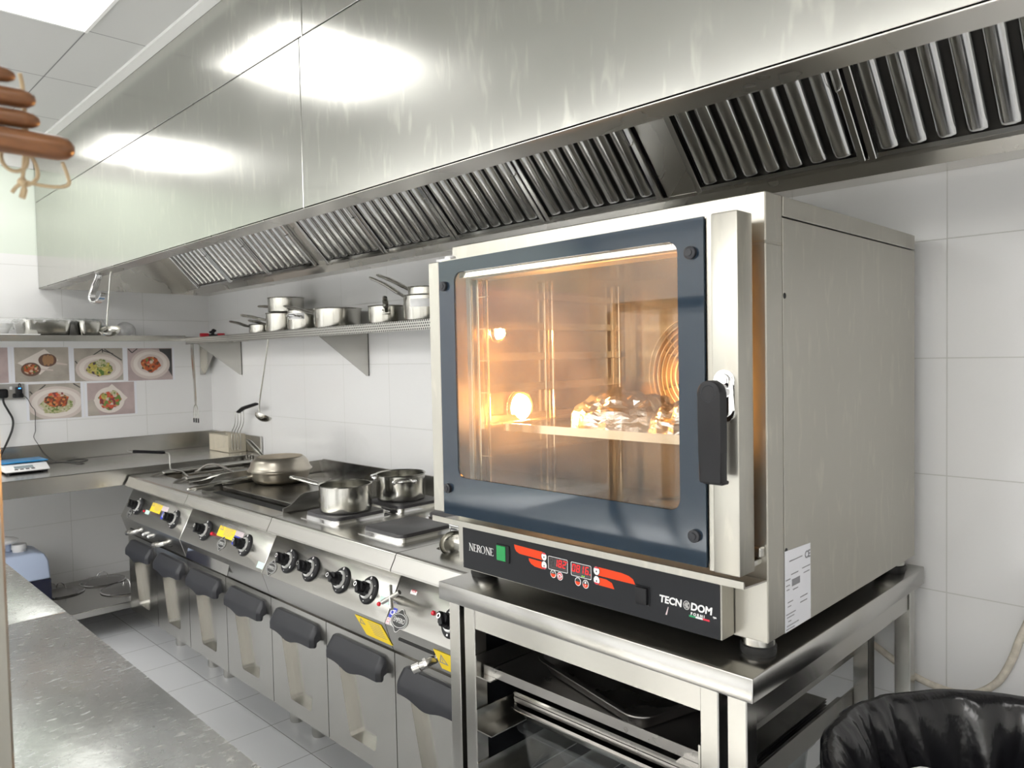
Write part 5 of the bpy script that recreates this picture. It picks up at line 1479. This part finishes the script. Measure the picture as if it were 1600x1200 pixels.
food_photo('food photograph of a red salad on a round plate, end of the lower row', -.756, -.490, 1.156, 1.355, [(.46, .46, .32, .40, 'plate_w', [(0, 0, .74, .72, 'food_e', 15), (-.35, .3, .22, .24, 'food_b', 16), (.30, .55, .2, .2, 'food_d', 17)])], 'photo_bg2', extra=[([(.10, .45), (.52, .95), (.85, .50), (.5, .1)], 'plate_w'), ([(0, 0), (.25, 0), (.12, .5), (0, .45)], 'photo_bg')])

# socket, plugs and leads
t = thing('wall_socket', 'grey metal double wall socket beside the lower food photographs', 'socket', (0.0, -1.15, 1.32))
b = MB(); b.prism(rrect(-1.225, -1.079, 1.277, 1.366, .005), 'x', .001, .010, .002, 1); b.build('plate', mat('socket_metal', (.50, .49, .48), .35, .9), t)
b = MB(); b.box(.010, .014, -1.152, -1.139, 1.334, 1.352, .001, 1); b.build('rocker', M['white'], t)
t = thing('power_plug', 'black mains plug with thick lead in the wall socket', 'plug', (0.010, -1.185, 1.30))
b = MB(); b.box(.0102, .045, -1.215, -1.163, 1.288, 1.340, .012, 3); b.build('plug_body', M['black'], t)
b = MB(); b.tube(smooth_path([(.030, -1.188, 1.290), (.030, -1.185, 1.26), (.026, -1.165, 1.215), (.022, -1.145, 1.165), (.022, -1.150, 1.11), (.026, -1.178, 1.04), (.030, -1.205, .985), (.055, -1.235, .940), (.09, -1.33, .9135), (.12, -1.5, .9135)], 6), .0055, 10); b.build('lead', M['cable'], t)
t = thing('charger', 'small black charger with blue light in the wall socket', 'charger', (0.010, -1.11, 1.31))
b = MB(); b.box(.0102, .030, -1.140, -1.088, 1.286, 1.312, .006, 2).box(.0102, .048, -1.127, -1.097, 1.290, 1.348, .006, 2); b.build('charger_body', M['black'], t)
b = MB(); b.box(.0482, .0490, -1.117, -1.105, 1.338, 1.343); b.build('status_light', M['blue_led'], t, smooth=0)
b = MB(); b.tube(smooth_path([(.040, -1.112, 1.346), (.040, -1.113, 1.362), (.035, -1.106, 1.366), (.030, -1.100, 1.350)], 4), .0025, 8)
b.tube(smooth_path([(.040, -1.095, 1.300), (.020, -1.070, 1.280), (.014, -1.050, 1.235), (.014, -1.033, 1.205), (.014, -1.035, 1.13), (.014, -1.036, 1.09), (.019, -1.046, 1.056), (.021, -1.026, 1.012), (.030, -1.000, .960), (.060, -.960, .912), (.11, -.935, .9095), (.17, -.910, .9095), (.20, -.86, .9095), (.12, -.80, .9095), (.06, -.84, .9095), (.11, -.91, .9095), (.24, -.905, .9095), (.30, -.895, .9095), (.27, -.86, .9095), (.15, -.90, .9095), (.12, -1.00, .9095), (.20, -1.08, .9095), (.27, -1.098, .914)], 6), .0019, 6); b.build('lead', M['cable'], t)

# ------------------------------------------------------------------ kitchen scale
t = thing('kitchen_scale', 'white kitchen scale with blue weighing plate on the side worktop', 'kitchen scale', (.38, -1.17, CZ))
b = MB(); b.prism([(.255, CZ + .012), (.470, CZ + .012), (.470, CZ + .020), (.400, CZ + .046), (.255, CZ + .046)], 'y', -1.275, -1.075, .006, 2); b.build('body', M['white'], t)
b = MB()
for x in (.275, .445):
    for y in (-1.255, -1.095): b.lathe([(0, 0), (.014, 0), (.014, .0125), (0, .0125)], (x, y, CZ), 16)
b.box(.262, .462, -1.268, -1.082, CZ + .006, CZ + .012); b.build('foot', M['black'], t)
b = MB(); b.box(.225, .405, -1.283, -1.067, CZ + .052, CZ + .058, .003, 2); b.cyl((.31, -1.175, CZ + .046), (.31, -1.175, CZ + .052), .03, n=16); b.build('weighing_plate', M['scale_blue'], t)
Ms = frame((.440, -1.175, CZ + .0315), (0, 1, 0), Vector((-.070, 0, .026)).normalized(), Vector((.026, 0, .070)).normalized())
b = MB(Ms); b.box(-.055, .030, -.010, .018, .0002, .0012); so_ = b.build('display', M['lcd'], t, smooth=0)
b = MB(Ms)
for i in range(4): b.box(-.058 + .025 * i, -.042 + .025 * i, -.025, -.016, .0002, .0014)
b.build('buttons', M['charcoal'], t, smooth=0)

# ------------------------------------------------------------------ things on the low shelf
ZL = .176
def lid(label, c, r, tilt=None):
    t = thing('pot_lid', label, 'pot lid', (0, 0, 0), 'pot lids on the low shelf')
    b = MB(); b.lathe([(r - .002, 0), (r, .003), (r - .004, .008), (r * .8, .013), (r * .45, .022), (0, .027), (0, .0245), (r * .45, .0195), (r * .8, .0105), (r - .010, .003), (r - .012, 0)], n=44); b.build('lid_plate', M['tray'], t)
    b = MB(); b.tube(arc((0, 0, .026), .030, 0, PI, 12, (1, 0, 0), (0, 0, 1.1)), .0042, 8, flat=.6); b.build('grip', M['chrome'], t)
    b = MB(); b.lathe([(r - .004, .0015), (r + .0035, .004), (r - .002, .008)], n=44); b.build('rim', M['chrome'], t)
    t.location = c
    if tilt: t.rotation_euler = tilt
    return t
lid('steel pot lid at the front edge of the low shelf beside the drum', (.20, -.985, ZL), .115, (0, 0, .6))
lid('steel pot lid behind the front one, close to the drum', (.02 + .115, -1.0 + .25, ZL), .12, (0, 0, 1.2))
lid('widest steel pot lid on the low shelf, beside the fryer', (.405, -.700, ZL), .135, (.0, 0, .3))
lid('steel pot lid at the back of the low shelf under the corner', (.14, -.47, ZL), .12, (0, 0, .9))
lid('small steel pot lid half hidden behind the drum', (.09, -1.16 + .09, ZL + .018), .085, (.0, .16, .2))

t = thing('detergent_drum', 'pale blue plastic drum of dark cleaner under the side worktop', 'jerrycan', (.32, -1.235, ZL))
b = MB(); b.prism(rrect(-1.385, -1.085, ZL, .330, .001, 1), 'x', .20, .44, .012, 3); b.build('dark_lower_body', M['jerry_liquid'], t)
b = MB(); b.prism([(-1.385, .3305), (-1.085, .3305), (-1.092, .43), (-1.110, .470), (-1.150, .482), (-1.385, .482)], 'x', .20, .44, .012, 3); b.build('body', M['jerry'], t)
b = MB(); b.cyl((.34, -1.205, .482), (.34, -1.205, .497), .030, n=24); b.cyl((.34, -1.205, .497), (.34, -1.205, .522), .036, .034, n=24); b.build('screw_cap', M['white'], t)
b = MB(); b.tube(smooth_path([(.30, -1.36, .482), (.30, -1.35, .53), (.30, -1.30, .545), (.30, -1.25, .53), (.30, -1.245, .484)], 4), .014, 10); b.build('handle', M['jerry'], t)
rnd = random.Random(9); b = MB()
for cz, cy, sy in ((.553, -1.29, .085),):
    b.ball((.36, cy, cz), .055, 14, sx=.9, sy=1.5, sz=.42)
o = b.build('cleaning_cloth', M['white'], None); tag(o, 'white bundled cloth on top of the detergent drum', 'cloth')

# ------------------------------------------------------------------ prep tables in the foreground
def prep_table(x0, x1, label, legs):
    t = thing('prep_table', label, 'work table', ((x0 + x1) / 2, -2.0, 0), 'steel prep tables side by side')
    MB().box(x0, x1, -2.36, -1.650, .894, .900, .002, 2).build('top', M['table'], t)
    MB().box(x0 + .001, x1 - .001, -1.656, -1.651, .850, .8945).box(x0 + .001, x1 - .001, -2.359, -2.354, .850, .8945).build('edge', M['steel_h'], t, smooth=0)
    MB().box(x0 + .03, x1 - .03, -2.33, -1.70, .20, .225, .002, 1).build('under_shelf', M['steel_h'], t)
    for x in legs:
        for y in (-2.32, -1.71):
            MB().box(x - .02, x + .02, y - .02, y + .02, 0, .8945, .002, 1).build('leg', M['steel'], t)
prep_table(1.70, 3.059, 'farther steel prep table, beyond the joint line, with scratched top', (1.76, 3.0))
prep_table(3.062, 4.42, 'nearer steel prep table at the bottom of the view with scratched shiny top', (3.12, 4.36))
t = thing('over_shelf', 'steel upright and rack standing on the prep table at the picture edge', 'rack', (4.0, -2.0, .9))
MB().box(3.980, 4.020, -1.986, -1.9385, .9005, 1.62, .003, 1).build('post', M['oven_steel'], t)
MB().box(3.3, 3.34, -1.99, -1.95, .9005, 1.62, .003, 1).build('post', M['oven_steel'], t)
MB().box(3.3, 4.20, -2.33, -1.9855, 1.62, 1.6545, .003, 1).build('rack_board', M['steel_h'], t)
for x in (3.32, 3.99):
    MB().box(x - .02, x + .02, -2.33, -2.29, .9005, 1.62, .003, 1).build('post', M['oven_steel'], t)
# wooden paddles lying on the rack, tied with twine
def paddle(label, x, ytip, z, r, yaw=0.0, pitch=0.0):
    t = thing('wooden_paddle', label, 'wooden paddle', (x, -2.12, z), 'wooden paddles tied with twine')
    d = Vector((math.sin(yaw), math.cos(yaw), pitch)); tip = Vector((x, ytip, z))
    b = MB(); b.tube([tip - d * q for q in (.22, .19, .14, .10, .04, .014, .007, .002, .0)], [r * .95, r, r, r * .99, r * .98, r * .95, r * .82, r * .50, r * .03], 20, flat=.86)
    b.build('handle', M['wood'], t)
    b = MB(); b.tube([tip - d * q for q in (.205, .24, .38, .40)], [r * .9, .03, .04, .03], 16, flat=.25); b.build('blade', M['wood'], t)
    return t
paddle('lowest and longest wooden paddle handle in the hanging bundle', 4.200, -1.9015, 1.6695, .0135, 0, 0)
paddle('stubby wooden paddle handle lying second from the bottom of the bundle', 4.200, -1.929, 1.6905, .0095, 0, .02)
paddle('light brown wooden paddle handle third from the bottom of the bundle', 4.197, -1.931, 1.710, .0105, 0, .03)
paddle('topmost wooden paddle handle of the bundle', 4.200, -1.947, 1.7275, .0085, 0, .03)
tw = MB()
tw.tube(smooth_path([(4.186, -1.941, 1.736), (4.181, -1.938, 1.725), (4.179, -1.937, 1.70), (4.180, -1.940, 1.683), (4.178, -1.952, 1.672), (4.178, -1.957, 1.660), (4.178, -1.953, 1.650), (4.178, -1.944, 1.648), (4.180, -1.937, 1.656), (4.180, -1.937, 1.680), (4.182, -1.936, 1.700)], 6), .0019, 7)
tw.tube(smooth_path([(4.182, -1.938, 1.690), (4.180, -1.935, 1.668), (4.178, -1.929, 1.655), (4.176, -1.928, 1.645), (4.176, -1.934, 1.638), (4.176, -1.940, 1.6375), (4.178, -1.939, 1.655), (4.180, -1.938, 1.672)], 6), .0018, 7)
tw.tube(smooth_path([(4.186, -1.909, 1.660), (4.178, -1.903, 1.650), (4.176, -1.902, 1.642), (4.175, -1.911, 1.6385), (4.175, -1.925, 1.638), (4.176, -1.938, 1.6395)], 6), .0017, 7)
tw.tube(smooth_path([(4.176, -1.940, 1.638), (4.175, -1.939, 1.632), (4.175, -1.941, 1.624)], 5), [.0022] * 5 + [.003] * 6, 7)
tw.tube(smooth_path([(4.176, -1.940, 1.638), (4.176, -1.945, 1.634), (4.175, -1.949, 1.628)], 5), .0018, 7)
tw.ball((4.176, -1.9405, 1.6385), .0045, 10)
o = tw.build('twine_tie', M['twine'], None); tag(o, 'pale jute twine looped round the wooden paddle handles', 'twine')

# ------------------------------------------------------------------ bin and lead by the tiled wall
t = thing('waste_bin', 'round waste bin lined with a shiny black bag by the tiled wall', 'waste bin', (4.75, -.62, 0))
cx, cy, rz = 4.748, -.615, .735
b = MB(); b.lathe([(0, 0.0), (.25, 0), (.27, .02), (.315, .55), (.300, .55), (.26, .03), (0, .03)], (cx, cy, 0), 40); b.build('bin_body', M['charcoal'], t)
rnd = random.Random(11); b = MB(); n = 260
ph = [rnd.uniform(0, 6.28) for _ in range(12)]
def fold(a, q):
    w = a + .10 * q * math.sin(3 * a + ph[0]) + .07 * math.sin(5 * a + ph[1] + q)
    s = .62 * (1 - 2 * abs(math.sin(6.5 * w + ph[2]))) + .42 * (1 - 2 * abs(math.sin(11 * w + ph[3] + .5 * q))) + .26 * (1 - 2 * abs(math.sin(21 * w + ph[4])))
    return s + .7 * noise.noise(Vector((math.cos(a) * 5, math.sin(a) * 5, q * 2.2)))
prof = [(.215, -.46, .034), (.238, -.38, .036), (.255, -.30, .036), (.270, -.22, .034), (.283, -.15, .030), (.296, -.09, .023), (.307, -.045, .015), (.318, -.016, .008), (.330, -.002, .004), (.341, .002, .003), (.350, -.004, .004), (.355, -.020, .007), (.355, -.06, .012), (.350, -.13, .018), (.348, -.22, .022), (.350, -.30, .024), (.348, -.36, .026)]
rings = []
for j, (r0, dz, am) in enumerate(prof):
    rings.append([b.v((cx + (r0 + am * fold(a, j * .12) * (1 if j > 6 else 1.0)) * math.cos(a), cy + (r0 + am * fold(a, j * .12)) * math.sin(a), rz + dz + .35 * am * math.sin(7 * a + .6 * j))) for a in [2 * PI * k / n for k in range(n)]])
for A, B in zip(rings, rings[1:]):
    for k in range(n): b.f([A[k], A[(k + 1) % n], B[(k + 1) % n], B[k]])
bag = b.build('bin_bag', M['bag'], t, smooth=80)
b = MB(); b.lathe([(0, 0), (.24, 0), (.25, .01), (.10, .02), (0, .03)], (cx, cy, .30), 24); b.build('bag_contents', M['bag'], t)
TX, TY = Vector((-.85, .50, .17)).normalized(), Vector((-.507, -.862, 0)).normalized()
b = MB(frame((4.585, -.635, .622), TX, TY, TX.cross(TY))); b.prism(rrect(-.10, .10, -.08, .08, .025), 'z', -.004, .004, .002, 1)
o = b.build('food_tray', M['white'], None); tag(o, 'white plastic tray thrown into the black-lined bin', 'tray')
b = MB(); b.tube(smooth_path([(3.95, -.014, .80), (4.15, -.014, .72), (4.28, -.013, .650), (4.335, -.012, .618), (4.36, -.010, .604), (4.40, -.010, .594), (4.45, -.010, .590), (4.50, -.010, .604), (4.545, -.010, .645), (4.575, -.010, .71), (4.60, -.010, .79), (4.66, -.010, .93), (4.80, -.010, 1.05)], 6), .0088, 12)
o = b.build('wall_cable', M['cream'], None); tag(o, 'thick dirty cream cable sagging along the tiled wall', 'cable')

# faint steam rising from the saucepan
sm = bpy.data.materials.new('steam'); sm.use_nodes = True
nt = sm.node_tree; nt.nodes.clear()
out = nt.nodes.new('ShaderNodeOutputMaterial'); vs = nt.nodes.new('ShaderNodeVolumeScatter'); vs.inputs['Color'].default_value = (1, 1, 1, 1); vs.inputs['Anisotropy'].default_value = 0.2
tc = nt.nodes.new('ShaderNodeTexCoord'); nz = nt.nodes.new('ShaderNodeTexNoise'); nz.inputs['Scale'].default_value = 14; nz.inputs['Detail'].default_value = 3; nz.inputs['Distortion'].default_value = 1.5
nt.links.new(tc.outputs['Object'], nz.inputs['Vector'])
mr = nt.nodes.new('ShaderNodeMapRange'); mr.inputs['From Min'].default_value = 0.46; mr.inputs['From Max'].default_value = 0.72; mr.inputs['To Min'].default_value = 0.0; mr.inputs['To Max'].default_value = 2.6
nt.links.new(nz.outputs['Fac'], mr.inputs['Value']); nt.links.new(mr.outputs[0], vs.inputs['Density']); nt.links.new(vs.outputs[0], out.inputs['Volume'])
b = MB(); b.lathe([(0, 0), (.070, .004), (.088, .030), (.098, .08), (.092, .14), (.06, .19), (0, .21)], (2.515, -.560, 1.000), 24)
o = b.build('steam', sm, None); tag(o, 'faint white steam above the small saucepan', 'steam', kind='stuff')
